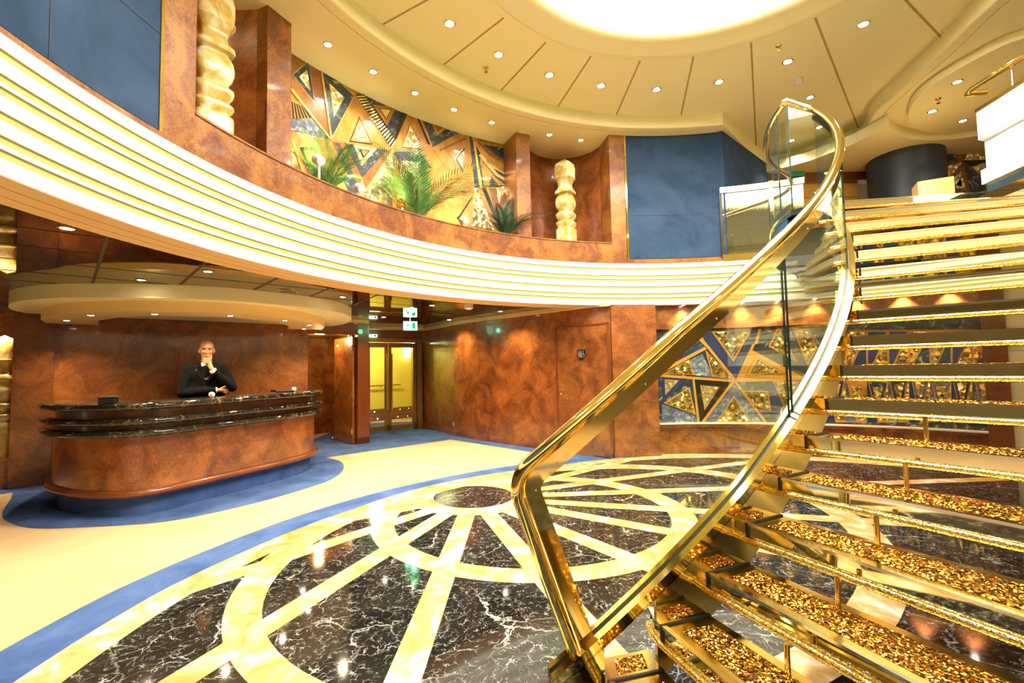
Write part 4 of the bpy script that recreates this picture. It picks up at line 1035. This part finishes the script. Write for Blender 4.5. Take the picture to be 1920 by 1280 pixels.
def uplight(px, R, zt, label, aimR, style=0):
    w = cyl(px, R); t = thing('planter_uplight', label, 'spotlight', (w.x, w.y, 3.22), 'uplights in the planter'); th = thA(w)
    b = MB(); b.tube([(w.x, w.y, 3.2), (w.x, w.y, zt)], .014, 8); b.build('stem', M_wplast, t, smooth=50)
    o = Vector(PA(1, th)) - AC; o3 = Vector((o.x, o.y, .55)).normalized(); c = Vector((w.x, w.y, zt + .02))
    b = MB(); b.tube([c - o3 * .05, c - o3 * .04, c + o3 * .05], [.02, .05, .055], 14); b.build('head', M_wplast if style == 0 else M_brassd, t, smooth=50)
    b = MB(); b.tube([c + o3 * .049, c + o3 * .053], .048, 14); b.build('lens', M_lamp, t)
    a = PA(5.62, th); spot('uplight_beam', tuple(c + o3 * .07), 22, 120, (1, .80, .45), (a[0], a[1], zt + .45))
uplight((598, 318), 4.98, 3.62, 'white stemmed uplight in front of the small left palm', 5.6)
uplight((675, 352), 5.12, 3.56, 'white tilted uplight between the left and middle palms', 5.6)
uplight((754, 378), 5.12, 3.55, 'bronze uplight at the foot of the middle palm', 5.6, 1)
uplight((872, 415), 5.12, 3.52, 'white uplight between the middle and right palms', 5.6)

# ================================================================== SMALL CEILING FITTINGS
def sprinkler(loc, label):
    t = thing('sprinkler', label, 'sprinkler', loc, 'ceiling sprinklers')
    b = MB(); b.lathe([(.035, 0), (.03, -.006), (.012, -.01), (.010, -.03), (.001, -.03)], 16, loc); b.build('escutcheon', M_brassd, t, smooth=40)
    b = MB(); b.tube([(loc[0] - .012, loc[1], loc[2] - .028), (loc[0] - .014, loc[1], loc[2] - .05), (loc[0], loc[1], loc[2] - .06), (loc[0] + .014, loc[1], loc[2] - .05), (loc[0] + .012, loc[1], loc[2] - .028)], .003, 6)
    b.lathe([(.022, -.062), (.022, -.065), (.001, -.066)], 14, loc); b.build('deflector', M_brassd, t, smooth=40)
for p, z, l in (((911, 126), CP, 'sprinkler head in the cream panel left of the dome'), ((1460, 86), CP, 'sprinkler head in the cream panel right of the dome'), ((1759, 185), 4.99, 'sprinkler head in the oval lounge disc')):
    x, y = at(p, z); sprinkler((x, y, z - .001), l)
def detector(loc, label, s=1.0):
    t = thing('smoke_detector', label, 'detector', loc)
    b = MB(); b.lathe([(.055 * s, 0), (.058 * s, -.02 * s), (.05 * s, -.026 * s)], 20, loc); b.build('base', M_wplast, t, smooth=40)
    b = MB(); b.lathe([(.05 * s, -.026 * s), (.056 * s, -.04 * s), (.052 * s, -.06 * s), (.03 * s, -.072 * s), (.001, -.074 * s)], 20, loc); b.build('chamber', M_wplast, t, smooth=40)
x, y = at((1497, 149), CP); detector((x, y, CP - .001), 'white round smoke detector in the panelled ceiling', 1.0)
x, y = at((879, 569), CEILL); detector((x, y, CEILL - .001), 'white smoke detector hanging from the mirrored ceiling', 1.25)
x, y = at((540, 545), CEILL); t = thing('ceiling_speaker', 'round grey speaker grille in the mirrored ceiling above the canopy', 'speaker', (x, y, CEILL))
b = MB(); b.lathe([(.12, 0), (.12, -.006), (.10, -.010)], 28, (x, y, CEILL)); b.build('rim', M_chrome, t, smooth=40)
b = MB(); b.lathe([(.10, -.010), (.05, -.012), (.001, -.012)], 28, (x, y, CEILL)); b.build('grille', plain('speaker_grille', (.10, .09, .07), .5), t)

# ================================================================== DOORS
GP, GD = Vector((-3.24, 10.58)), Vector((.97, .68)).normalized(); GN = Vector((-GD.y, GD.x))
def gw(px, o=0):
    p = onpl((px, 720), GP, GD); q = Vector((p.x, p.y)) + GN * o; return q
def gz(px, y): return onpl((px, y), GP, GD).z
gd = bpy.data.objects.new('door_1', None); gd.location = (*GP, 0); COL.objects.link(gd); struct(gd, 'double glass door with brown frames and long brass pull bars', 'door')
gx = [gw(686), gw(718), gw(722), gw(733.5), gw(775), gw(790)]
DT = 2.06
def gbox(mb, pa, pb, z0, z1, t=.05): mb.prism([gw(pa, -t / 2), gw(pb, -t / 2), gw(pb, t / 2), gw(pa, t / 2)], z0, z1)
M_dframe = plain('door_frame_bronze', (.36, .19, .06), .25, .6)
b = MB(); gbox(b, 684, 792, 2.05, 2.14, .1); gbox(b, 781, 790, 0, 2.1, .1); gbox(b, 680, 687, 0, 2.1, .1); b.build('frame', M_dframe, gd)
for nm, a, c in (('leaf_a', 688, 727), ('leaf_b', 728, 780)):
    lf = bpy.data.objects.new('leaf', None); lf.location = (*GP, 0); COL.objects.link(lf); par(lf, gd)
    b = MB(); gbox(b, a, a + 5.5, .02, 2.04); gbox(b, c - 6, c, .02, 2.04); gbox(b, a, c, 1.93, 2.04); gbox(b, a, c, .02, .14); b.build('leaf_frame', M_dframe, lf)
    b = MB(); gbox(b, a + 5, c - 5.5, .13, 1.94, .01); b.build('glass_pane', M_glass, lf)
for px in (723.5, 732.5):
    q = gw(px, -.09); q2 = gw(px, -.02)
    b = MB(); b.tube([(*q, .50), (*q, 1.78)], .016, 10)
    for z in (.62, 1.62): b.tube([(*q, z), (*q2, z)], .009, 8)
    b.build('pull_bar', M_brass, gd, smooth=60)
b = MB(); b.prism([gw(684, -.02), gw(792, -.02), gw(792, .3), gw(684, .3)], 2.13, CEILL); struct(b.build('wall_over_door', M_mahog), 'mahogany panel over the glass door', 'wall')
b = MB(); b.prism([gw(778), gw(800), gw(800, .2), gw(778, .2)], 0, CEILL); b.prism([gw(660), gw(687), gw(687, .2), gw(660, .2)], 0, CEILL); struct(b.build('trim_14', M_mahog), 'mahogany jambs of the glass door', 'trim')
# corridor behind it
M_yel = plain('corridor_yellow', (.82, .66, .12), .6)
cor = struct(MB().prism([gw(640, 2.0), gw(900, 2.78), gw(900, 2.95), gw(640, 2.15)], .32, 2.5).build('wall_corridor', M_yel), 'yellow corridor wall behind the glass door', 'wall')
b = MB(); b.prism([gw(640, 1.98), gw(900, 2.76), gw(900, 2.93), gw(640, 2.15)], 0, .16); b.prism([gw(640, 1.98), gw(900, 2.76), gw(900, 2.93), gw(640, 2.15)], .17, .33); b.build('wood_dado', M_mahog, cor)
b = MB(); b.prism([gw(660, .3), gw(660, 2.1), gw(655, 2.1), gw(655, .3)], 0, 2.5); b.prism([gw(850, .3), gw(960, 3.2), gw(966, 3.2), gw(856, .3)], 0, 2.5); b.build('side_wall', M_yel, cor)
b = MB(); b.prism([gw(640, .05), gw(900, .05), gw(960, 3.3), gw(600, 2.2)], 2.42, 2.5); struct(b.build('ceiling_corridor', M_cream), 'cream ceiling of the corridor', 'ceiling')
t = thing('corridor_handrail', 'brass handrail along the yellow corridor wall behind the glass door', 'handrail', (*gw(735, 1.95), .93))
b = MB(); b.tube([(*gw(650, 1.93), .98), (*gw(820, 2.40), .98)], .02, 8); b.build('rail', M_brassd, t, smooth=60)
b = MB()
for px in (700, 745, 775): b.tube([(*gw(px, 1.98 + (px - 700) * .003), .95), (*gw(px, 2.2 + (px - 700) * .003), .95)], .01, 6)
b.build('bracket', M_brassd, t)
M_led = plain('floor_led', (1, 1, 1), .4, em=(.75, 1, .55), es=14)
for i, (px, y) in enumerate(((702, 772), (708, 785), (746, 781), (764, 779.5), (750, 767), (766, 765))):
    o_ = 1.975 + (px - 640) * .003 - .005; P = GP + GN * o_
    q = gw(px, o_)
    # follow the skewed corridor wall
    w = onpl((px, y), Vector(gw(640, 1.965)), (Vector(gw(840, 2.565)) - Vector(gw(640, 1.965))).normalized()); q = (w.x, w.y); z = w.z
    b = MB(); b.ell((*q, z), (.014, .014, .014), 10, 6); tag(b.build('floor_guide_light', M_led), f'{ORD[i]} tiny green-white guide light on the corridor dado', 'light', 'corridor guide lights')
CWd = (Vector(gw(840, 2.57)) - Vector(gw(640, 1.97))).normalized(); CW0 = Vector(gw(640, 1.90)); sc_ = onpl((764, 660), CW0, CWd); scz = sc_.z; sc_ = (sc_.x, sc_.y)
t = thing('wall_sconce', 'bright cylindrical sconce glowing on the yellow corridor wall', 'lamp', (*sc_, scz))
b = MB(); b.lathe([(.075, -.17), (.09, 0), (.075, .17)], 20, (*sc_, scz)); b.build('shade', plain('sconce_glow', (1, 1, 1), .5, em=(1, .90, .5), es=9), t, smooth=60)
b = MB(); b.lathe([(.03, -.20), (.03, -.17)], 12, (*sc_, scz)); b.build('bracket', M_brassd, t)
def point(name, loc, e, col, r=.1):
    l = bpy.data.lights.new(name, 'POINT'); l.energy = e; l.color = col; l.shadow_soft_size = r
    o = bpy.data.objects.new(name, l); o.location = loc; COL.objects.link(o); return o
q = Vector(gw(640, 1.2)).lerp(Vector(gw(840, 1.4)), .45); point('corridor_lamp', (*q, 2.2), 110, (1, .88, .45), .15)
point('passage_lamp', (*wl((t577 + t671) / 2, .8), 2.05), 30, (1, .72, .30), .08)
# service door, ajar
H = Vector(wl(t671 + .07, .10)); E = H + Vector((-.60, .66)).normalized() * .88; dd = (E - H).normalized(); nn = Vector((-dd.y, dd.x))
d2 = bpy.data.objects.new('door_2', None); d2.location = (*H, 0); COL.objects.link(d2); struct(d2, 'golden burl service door standing ajar beside the desk', 'door')
b = MB(); b.prism([H, E, E + nn * -.05, H + nn * -.05], .015, 2.07); b.build('leaf', M_burl2, d2)
hp = H + dd * .80
for sgn, sh in ((1, .03), (-1, -.08)):
    b = MB(); q = hp + nn * sh; b.tube([(*hp, 1.05), (*q, 1.05), (*(q - dd * .12), 1.05)], .010, 8); b.lathe([(.02, -.02), (.02, .02)], 12, (*(hp + nn * sh * .4), .97)); b.build('lever_handle', M_brass, d2, smooth=50)
b = MB(); q = hp + nn * .012 - dd * .1; b.box((*(H + dd * .70 + nn * .006), 1.93), (.055, .004, .018), math.atan2(dd.y, dd.x)); b.build('number_plate', plain('number_plate', (.75, .70, .55), .3), d2)
b = MB(); b.lathe([(.03, 0), (.034, .03), (.02, .055), (.001, .06)], 14, (*(E - dd * .05 + nn * .06), .02)); tag(b.build('door_stop', M_chrome, None, smooth=50), 'small chrome door stop at the foot of the service door', 'door stop')
b = MB()
for z in (.25, 1.45, 1.85): b.tube([(*(H + nn * .012), z - .05), (*(H + nn * .012), z + .05)], .011, 8)
b.build('hinge', M_chrome, d2, smooth=50)
# washroom door flush in the burl wall
R0, R1 = Vector((.38, 8.22)), Vector((1.2, 7.42)); RD = (R1 - R0).normalized(); RN = Vector((RD.y, -RD.x)); RN = RN if RN.y < 0 else -RN
def rw(px, y, o=.0): p = onpl((px, y), R0, RD); return Vector((p.x + RN.x * o, p.y + RN.y * o, p.z))
a_, c_ = rw(1047, 720), rw(1141, 720)
d3 = bpy.data.objects.new('door_3', None); d3.location = (a_.x, a_.y, 0); COL.objects.link(d3); struct(d3, 'flush burl washroom door in the right wall', 'door')
L_ = (c_ - a_).length
def rbox(mb, u0, u1, z0, z1, o0, o1, m=0):
    A_ = Vector((a_.x, a_.y)); mb.prism([A_ + RD * u0 + RN * o0, A_ + RD * u1 + RN * o0, A_ + RD * u1 + RN * o1, A_ + RD * u0 + RN * o1], z0, z1, m)
b = MB(); rbox(b, 0, L_, .02, 2.05, -.05, .012); b.build('leaf', M_burl, d3)
b = MB(); rbox(b, -.035, -.006, 0, 2.08, -.05, .022); rbox(b, -.035, L_ + .01, 2.055, 2.08, -.05, .022); rbox(b, L_ + .0, L_ + .01, 0, 2.08, -.05, .014); b.build('frame', M_mahog, d3)
A2 = Vector((a_.x, a_.y))
b = MB(); q = A2 + RD * .07; b.tube([(*q, 1.04), (*(q + RN * .06), 1.04), (*(q + RN * .06 + RD * .12), 1.04)], .010, 8); b.build('lever_handle', M_brass, d3, smooth=50)
b = MB(); b.ell((*(q + RN * .02), .96), (.014, .014, .02), 10, 6); b.build('lock', M_chrome, d3)
# washroom sign: dark shield with two figures and a wheelchair
sp = rw(1092, 664, .018); sg_ = thing('washroom_sign', 'small dark shield plaque with two figures and a wheelchair on the washroom door', 'sign', tuple(sp))
def sgp(u, v, o): q = Vector((sp.x, sp.y)) + RD * u + RN * o; return (q.x, q.y, sp.z + v)
b = MB(); shield = [(-.075, .075), (-.03, .068), (0, .078), (.03, .068), (.075, .075), (.07, -.03), (.045, -.075), (0, -.095), (-.045, -.075), (-.07, -.03)]
n_ = len(shield); b.add([sgp(u, v, 0) for u, v in shield] + [sgp(u, v, .012) for u, v in shield], [tuple(range(n_))[::-1], tuple(range(n_, 2 * n_))] + [(i, (i + 1) % n_, (i + 1) % n_ + n_, i + n_) for i in range(n_)]); b.build('plaque', M_black, sg_)
b = MB()
def flat2(pts):
    n = len(pts); b.add([sgp(u, v, .0125) for u, v in pts] + [sgp(u, v, .0145) for u, v in pts], [tuple(range(n, 2 * n))] + [(i, (i + 1) % n, (i + 1) % n + n, i + n) for i in range(n)])
def ro(cx, cy, r, n=10): flat2([(cx + r * math.cos(2 * PI * k / n), cy + r * math.sin(2 * PI * k / n)) for k in range(n)])
ro(-.042, .045, .009); flat2([(-.05, .033), (-.034, .033), (-.026, -.012), (-.036, -.012), (-.036, -.05), (-.048, -.05), (-.048, -.012), (-.058, -.012)])
ro(-.008, .045, .009); flat2([(-.018, .033), (.002, .033), (.002, -.05), (-.006, -.05), (-.008, -.01), (-.010, -.05), (-.018, -.05)])
ro(.032, .045, .009); flat2([(.027, .033), (.037, .033), (.037, .005), (.056, .005), (.06, -.03), (.052, -.03), (.05, -.004), (.027, -.004)])
for k in range(9):
    a0, a1 = PI * .75 + k * PI * 1.2 / 9, PI * .75 + (k + 1) * PI * 1.2 / 9
    flat2([(.036 + r * math.cos(a), -.022 + r * math.sin(a)) for a, r in ((a0, .022), (a1, .022), (a1, .028), (a0, .028))])
b.build('pictogram', plain('sign_silver', (.32, .30, .25), .4), sg_)
# socket on the right wall
so = onpl((852, 794.5), (-1.3, 10.05), (.65, -.76)); sr_ = Vector((-.76, -.65))
b = MB(); b.box((so.x, so.y, so.z), (.04, .012, .055), math.atan2(-.76, .65)); so_ = thing('wall_socket', 'white wall socket low on the burl wall', 'socket', (so.x, so.y, so.z)); b.build('plate', M_wplast, so_)
b = MB(); b.box((so.x + sr_.x * .012, so.y + sr_.y * .012, so.z), (.022, .006, .03), math.atan2(-.76, .65)); b.build('insert', plain('socket_insert', (.6, .58, .5), .4), so_)
# exit signs
M_exit = plain('exit_glow', (.7, 1, .8), .4, em=(.30, 1, .62), es=5); M_pict = plain('exit_picture', (0, .25, .12), .4)
def exitsign(c, u, w, h, label, es=True):
    u = Vector((u[0], u[1], 0)).normalized(); n = Vector((u.y, -u.x, 0)); n = n if n.y < 0 else -n; c = Vector(c); t = thing('exit_sign', label, 'sign', tuple(c), 'green exit signs')
    def P(a, v, o): return c + u * a + Vector((0, 0, v)) + n * o
    b = MB(); b.loft([[P(-w, -h, 0), P(w, -h, 0), P(w, h, 0), P(-w, h, 0)], [P(-w, -h, .04), P(w, -h, .04), P(w, h, .04), P(-w, h, .04)]]); b.build('light_box', M_exit, t)
    b = MB()
    def fl(pts): n2 = len(pts); b.add([P(a * w, v * h, .041) for a, v in pts] + [P(a * w, v * h, .043) for a, v in pts], [tuple(range(n2, 2 * n2))] + [(i, (i + 1) % n2, (i + 1) % n2 + n2, i + n2) for i in range(n2)])
    fl([(.25, -.7), (.75, -.7), (.75, .7), (.25, .7)]); fl([(-.35, .45), (-.22, .45), (-.22, .70), (-.35, .70)]); fl([(-.5, .35), (-.2, .38), (-.15, -.05), (.0, -.5), (-.1, -.55), (-.3, -.1), (-.55, -.6), (-.65, -.5), (-.42, .0), (-.6, .1)])
    b.build('running_figure', M_pict, t); return t
e1 = onpl((769, 612), (-1.9, 9.2), (1, .35)); exitsign((e1.x, e1.y, 2.27), (1, .35), .13, .085, 'brightly lit green exit sign hanging before the glass door')
b = MB(); b.tube([(e1.x, e1.y, 2.35), (e1.x, e1.y, CEILL)], .012, 8); par(b.build('hanger', M_wplast), bpy.data.objects['exit_sign'])
point('exit_glow_lamp', (e1.x + .1, e1.y - .25, 2.25), 3.0, (.15, 1, .5), .05)
q = gw(697, -.06); exitsign((q.x, q.y, 2.19), (GD.x, GD.y), .10, .03, 'narrow green sign on the head of the glass door')

# ================================================================== PERSON BEHIND THE DESK
PB = Vector((-3.93, 6.00, 0)); PU = Vector((.835, .55, 0)).normalized(); PW = Vector((.55, -.835, 0)).normalized()
PM = Matrix((( PU.x, PW.x, 0), (PU.y, PW.y, 0), (0, 0, 1)))
def B(u, w, z): return PB + PM @ Vector((u, w, z))
person = thing('person', 'bald man in a dark suit standing behind the desk, hand at his chin', 'person', tuple(PB))
M_skin = mottled('skin', [(.3, (.36, .15, .075)), (.7, (.46, .21, .115))], 8, .5); M_suit = mottled('dark_suit', [(.3, (.0025, .003, .004)), (.7, (.005, .006, .008))], 20, 1.0, spec=.06); M_shirt = plain('white_shirt', (.8, .8, .78), .7); M_tie = plain('dark_tie', (.01, .01, .012), .5)
def remesh(o, v, it=6):
    r = o.modifiers.new('remesh', 'REMESH'); r.mode = 'VOXEL'; r.voxel_size = v; r.use_smooth_shade = True
    s = o.modifiers.new('smooth', 'SMOOTH'); s.iterations = it; s.factor = .5
def ellp(b, c, h): b.ell(B(*c), h, 16, 12, 0, PM)
b = MB()      # body: head, neck, trunk, arms, hands with five fingers, legs
ellp(b, (0, -.012, 1.735), (.078, .098, .108)); ellp(b, (0, .018, 1.685), (.066, .078, .085)); ellp(b, (0, .040, 1.632), (.048, .050, .036)); ellp(b, (0, -.02, 1.76), (.080, .096, .085))
b.cap(B(0, .088, 1.715), B(0, .112, 1.678), .010, .016); ellp(b, (-.013, .100, 1.676), (.009, .010, .008)); ellp(b, (.013, .100, 1.676), (.009, .010, .008))
ellp(b, (0, .078, 1.737), (.060, .018, .010)); ellp(b, (0, .090, 1.648), (.024, .010, .007)); ellp(b, (0, .089, 1.637), (.022, .010, .007)); ellp(b, (-.034, .078, 1.69), (.022, .018, .020)); ellp(b, (.034, .078, 1.69), (.022, .018, .020))
for s in (-1, 1):
    ellp(b, (s * .082, -.012, 1.700), (.011, .022, .034))
b.cap(B(0, -.03, 1.50), B(0, -.005, 1.66), .062, .056)
ellp(b, (0, 0, 1.36), (.155, .10, .20)); ellp(b, (0, 0, 1.08), (.145, .095, .20)); ellp(b, (0, 0, .95), (.16, .105, .12))
SL, EL, WLh = (-.185, -.005, 1.475), (-.245, .07, 1.175), (.09, .185, 1.205)
SR, ER, WR = (.185, -.005, 1.475), (.275, .12, 1.235), (.055, .175, 1.475)
for S_, E_, W_ in ((SL, EL, WLh), (SR, ER, WR)):
    b.cap(B(*S_), B(*E_), .052, .042); b.cap(B(*E_), B(*W_), .042, .027)
for s in (-1, 1):
    b.cap(B(s * .085, 0, .92), B(s * .095, .01, .50), .078, .052); b.cap(B(s * .095, .01, .50), B(s * .10, -.02, .09), .052, .036); ellp(b, (s * .105, .05, .045), (.04, .12, .04))
# hand at the chin: palm, four curled fingers of different length, thumb along the jaw
b.cap(B(*WR), B(.020, .150, 1.548), .026, .030); ellp(b, (.018, .148, 1.560), (.034, .022, .036))
for i, (z, l) in enumerate(((1.608, .052), (1.588, .058), (1.568, .054), (1.549, .044))):
    k0 = (.034 - i * .002, .150, z - .012); k1 = (.020, .180, z - .002); k2 = (-.014 - l * .3, .172, z + .002); k3 = (-.018 - l * .2, .146, z - .004)
    b.cap(B(*k0), B(*k1), .0100, .0095, 8); b.cap(B(*k1), B(*k2), .0095, .0085, 8); b.cap(B(*k2), B(*k3), .0085, .0075, 8)
b.cap(B(.028, .128, 1.575), B(.048, .112, 1.612), .012, .010, 8); b.cap(B(.048, .112, 1.612), B(.050, .098, 1.640), .010, .0085, 8)
# other hand tucked under the elbow
b.cap(B(*WLh), B(.165, .155, 1.20), .024, .027); ellp(b, (.170, .150, 1.20), (.036, .020, .036))
for i, l in enumerate((.070, .078, .072, .058)):
    z = 1.222 - i * .019; b.cap(B(.190, .150, z), B(.190 + l * .55, .135, z - .004), .0098, .0092, 8); b.cap(B(.190 + l * .55, .135, z - .004), B(.190 + l, .105, z - .010), .0092, .0075, 8)
b.cap(B(.155, .165, 1.222), B(.185, .170, 1.240), .012, .010, 8); b.cap(B(.185, .170, 1.240), B(.210, .160, 1.250), .010, .0085, 8)
body = b.build('body', M_skin, person); remesh(body, .0062, 3)
b = MB()      # jacket
b.cap(B(0, -.005, 1.40), B(0, 0, 1.18), .150, .135); ellp(b, (0, -.005, 1.385), (.205, .118, .165)); ellp(b, (0, 0, 1.17), (.215, .12, .24)); ellp(b, (0, 0, .95), (.185, .125, .14)); b.cap(B(-.165, -.01, 1.478), B(.165, -.01, 1.478), .058, .058); b.cap(B(-.09, -.02, 1.515), B(.09, -.02, 1.515), .045, .045)
b.cap(B(-.182, -.005, 1.47), B(-.248, .07, 1.175), .068, .058); b.cap(B(-.248, .07, 1.175), B(.075, .185, 1.205), .060, .046)
b.cap(B(.182, -.005, 1.47), B(.280, .118, 1.232), .068, .060); b.cap(B(.280, .118, 1.232), B(.078, .172, 1.440), .060, .042)
jk = b.build('jacket', M_suit, person); remesh(jk, .010, 8)
b = MB()
for s in (-1, 1): b.cap(B(s * .088, 0, .93), B(s * .097, .01, .50), .096, .074); b.cap(B(s * .097, .01, .50), B(s * .10, -.02, .10), .074, .062)
tr = b.build('trousers', M_suit, person); remesh(tr, .012, 5)
b = MB()
for s in (-1, 1): ellp(b, (s * .105, .055, .042), (.048, .135, .042))
b.build('shoes', M_black, person, smooth=60)
def strip3(pts, o, th=.006):
    n = len(pts); return [B(u, w + o, z) for u, w, z in pts] + [B(u, w + o + th, z) for u, w, z in pts], [tuple(range(n, 2 * n))] + [(i, (i + 1) % n, (i + 1) % n + n, i + n) for i in range(n)]
b = MB(); b.add(*strip3([(-.060, .072, 1.545), (.060, .072, 1.545), (.008, .134, 1.34), (-.008, .134, 1.34)], -.01)); b.cap(B(-.055, .02, 1.535), B(-.028, .075, 1.545), .012, .010, 8); b.cap(B(.055, .02, 1.535), B(.028, .075, 1.545), .012, .010, 8); b.build('shirt', M_shirt, person)
b = MB(); b.add(*strip3([(-.016, .074, 1.54), (.016, .074, 1.54), (.012, .086, 1.515), (.024, .134, 1.36), (0, .14, 1.33), (-.024, .134, 1.36), (-.012, .086, 1.515)], -.001, .008)); b.build('tie', M_tie, person)
b = MB()
for s in (-1, 1): b.add(*strip3([(s * .062, .062, 1.555), (s * .085, .06, 1.54), (s * .105, .105, 1.43), (s * .08, .115, 1.42), (s * .095, .118, 1.40), (s * .012, .142, 1.30)], .004, .008))
b.build('lapels', M_suit, person)
b = MB(); b.tube([B(.082, .170, 1.432), B(.062, .1745, 1.462)], .0405, 14); b.build('shirt_cuff', M_shirt, person, smooth=60)
b = MB(); b.tube([B(.085, .185, 1.205), B(.112, .178, 1.205)], .036, 14); b.build('shirt_cuff', M_shirt, person, smooth=60)
b = MB()
for s in (-1, 1): b.ell(B(s * .031, .083, 1.718), (.0095, .0095, .0075), 10, 8)
b.build('eyes', plain('eye_dark', (.03, .02, .015), .2), person, smooth=60)
b = MB()
for s in (-1, 1): b.cap(B(s * .015, .099, 1.738), B(s * .048, .086, 1.741), .0045, .003, 6)
b.build('eyebrows', plain('brow', (.10, .05, .025), .8), person, smooth=60)
b = MB(); b.add(*strip3([(-.12, .112, 1.47), (-.10, .112, 1.475), (-.10, .116, 1.455), (-.11, .117, 1.445)], .01, .004)); b.build('lapel_badge', M_brass, person)
# ================================================================== THINGS ON THE DESK
def ontop(px, y): return at((px, y), 1.137)
x, y = ontop(203, 756.5); t = thing('desk_terminal', 'small black terminal on the left half of the desk', 'terminal', (x, y, 1.137))
b = MB(); b.box((x, y, 1.168), (.068, .05, .031), .4); b.build('casing', M_black, t, bevel=.008)
b = MB(); b.box((x + .0, y - .0, 1.204), (.075, .055, .006), .4); b.build('lid', plain('lid_grey', (.06, .07, .07), .3), t)
x, y = ontop(397, 748); t = thing('desk_fitting', 'small white round-headed desk fitting in front of the man', 'desk fitting', (x, y, 1.137))
b = MB(); b.lathe([(.05, 0), (.05, .012), (.02, .018), (.012, .03)], 18, (x, y, 1.137)); b.build('foot', M_chrome, t, smooth=50)
b = MB(); b.ell((x, y, 1.185), (.032, .028, .032), 16, 10); b.build('head', M_wplast, t, smooth=60)
b = MB(); b.ell((x + .010, y - .026, 1.185), (.008, .008, .008), 8, 6); b.build('dark_dot', M_black, t)
x, y = ontop(535, 737.5); t = thing('desk_handset', 'black and white handset lying on the right half of the desk', 'handset', (x, y, 1.137))
b = MB(); b.box((x, y, 1.165), (.11, .03, .016), .35); b.build('black_body', M_black, t, bevel=.008)
b = MB(); b.ell((x + .10, y + .03, 1.19), (.028, .028, .028), 12, 8); b.tube([(x + .10, y + .03, 1.137), (x + .10, y + .03, 1.18)], .012, 8); b.build('white_end', M_wplast, t, smooth=60)

# ================================================================== UPPER LOUNGE
b = MB(); cc = Vector((6.92, 7.98)); b.lathe([(.54, 2.95), (.54, 5.09)], 40, (cc.x, cc.y, 0)); struct(b.build('wall_round_navy', mottled('navy_leather', [(.3, (.012, .020, .035)), (.7, (.025, .04, .06))], 2, .45), smooth=60), 'rounded navy leather column in the upper lounge', 'column')
M_door = plain('honey_door', (.78, .46, .08), .25, coat=.5)
b = MB(); b.box((5.6, 8.62, 4.95), (1.6, .1, .18)); b.box((6.0, 8.62, 4.0), (.06, .1, 1.1)); struct(b.build('trim_15', M_mahog), 'dark lintel over the upper honey coloured doors', 'lintel')
d4 = struct(MB().box((5.0, 8.72, 3.9), (1.6, .06, 1.0)).build('door_4', M_door), 'honey coloured panelled doors of the upper lounge', 'door')
b = MB()
for z in (4.05, 4.28, 4.5): b.box((5.0, 8.655, z), (1.6, .004, .006))
for x in (5.5, 5.95): b.box((x, 8.655, 3.5), (.006, .004, .5))
b.build('panel_groove', plain('door_groove', (.35, .18, .03), .6), d4)
b = MB(); b.box((5.0, 8.645, 3.95), (.04, .02, .05)); b.build('latch', M_brass, d4)
exitsign((5.35, 8.5, 4.93), (1, 0), .14, .08, 'small dark green exit sign over the upper lounge doors'); exitsign((5.82, 8.5, 4.98), (1, 0), .08, .07, 'second small green sign right of the handrail in the upper lounge')
for ob in bpy.data.objects:
    if ob.name.startswith('exit_sign') and ob.location.z > 4:
        for ch in ob.children:
            if ch.name.startswith('light_box'):
                ch.data = ch.data.copy(); ch.data.materials[0] = plain('exit_dim', (.02, .18, .12), .4, em=(.0, .4, .25), es=.12)
l = thing('table_lamp', 'glowing box shaped table lamp behind the top of the stairs', 'lamp', (6.12, 6.75, 3.7))
b = MB(); b.box((6.24, 6.75, 3.86), (.20, .16, .15), -.5); b.build('lamp_shade', plain('lamp_shade', (.50, .33, .10), .7, em=(1, .55, .14), es=.22), l)
b = MB(); b.lathe([(.16, 2.96), (.16, 2.98), (.03, 3.0), (.03, 3.70), (.1, 3.71), (.001, 3.72)], 20, (6.24, 6.75, 0)); b.build('base', M_chrome, l, smooth=40)
point('table_lamp_bulb', (5.95, 6.45, 3.9), 12, (1, .7, .3), .05)

# ================================================================== LIGHT
W = bpy.data.worlds.new('world'); SC.world = W; W.use_nodes = True
W.node_tree.nodes['Background'].inputs[0].default_value = (1, .84, .55, 1); W.node_tree.nodes['Background'].inputs[1].default_value = .55
SC.cycles.max_bounces = 10; SC.cycles.transparent_max_bounces = 16; SC.cycles.glossy_bounces = 6; SC.cycles.diffuse_bounces = 4
SC.cycles.sample_clamp_indirect = 6; SC.cycles.caustics_reflective = False; SC.cycles.caustics_refractive = False
for i in range(9):          # unseen fill spots added under the gallery to brighten tread and rail reflections
    a = PA(6.9, 196 + i * 18); spot('rear_fill', (*a, 2.36), 110, 130, (1, .86, .62))
for i in range(6):  # unseen fill spots added to brighten the upper rear for the reflections
    a = PA(4.1, 205 + i * 26); spot('rear_upper_fill', (*a, 5.27), 120, 120, (1, .90, .70))
SC.view_settings.exposure = 0.68
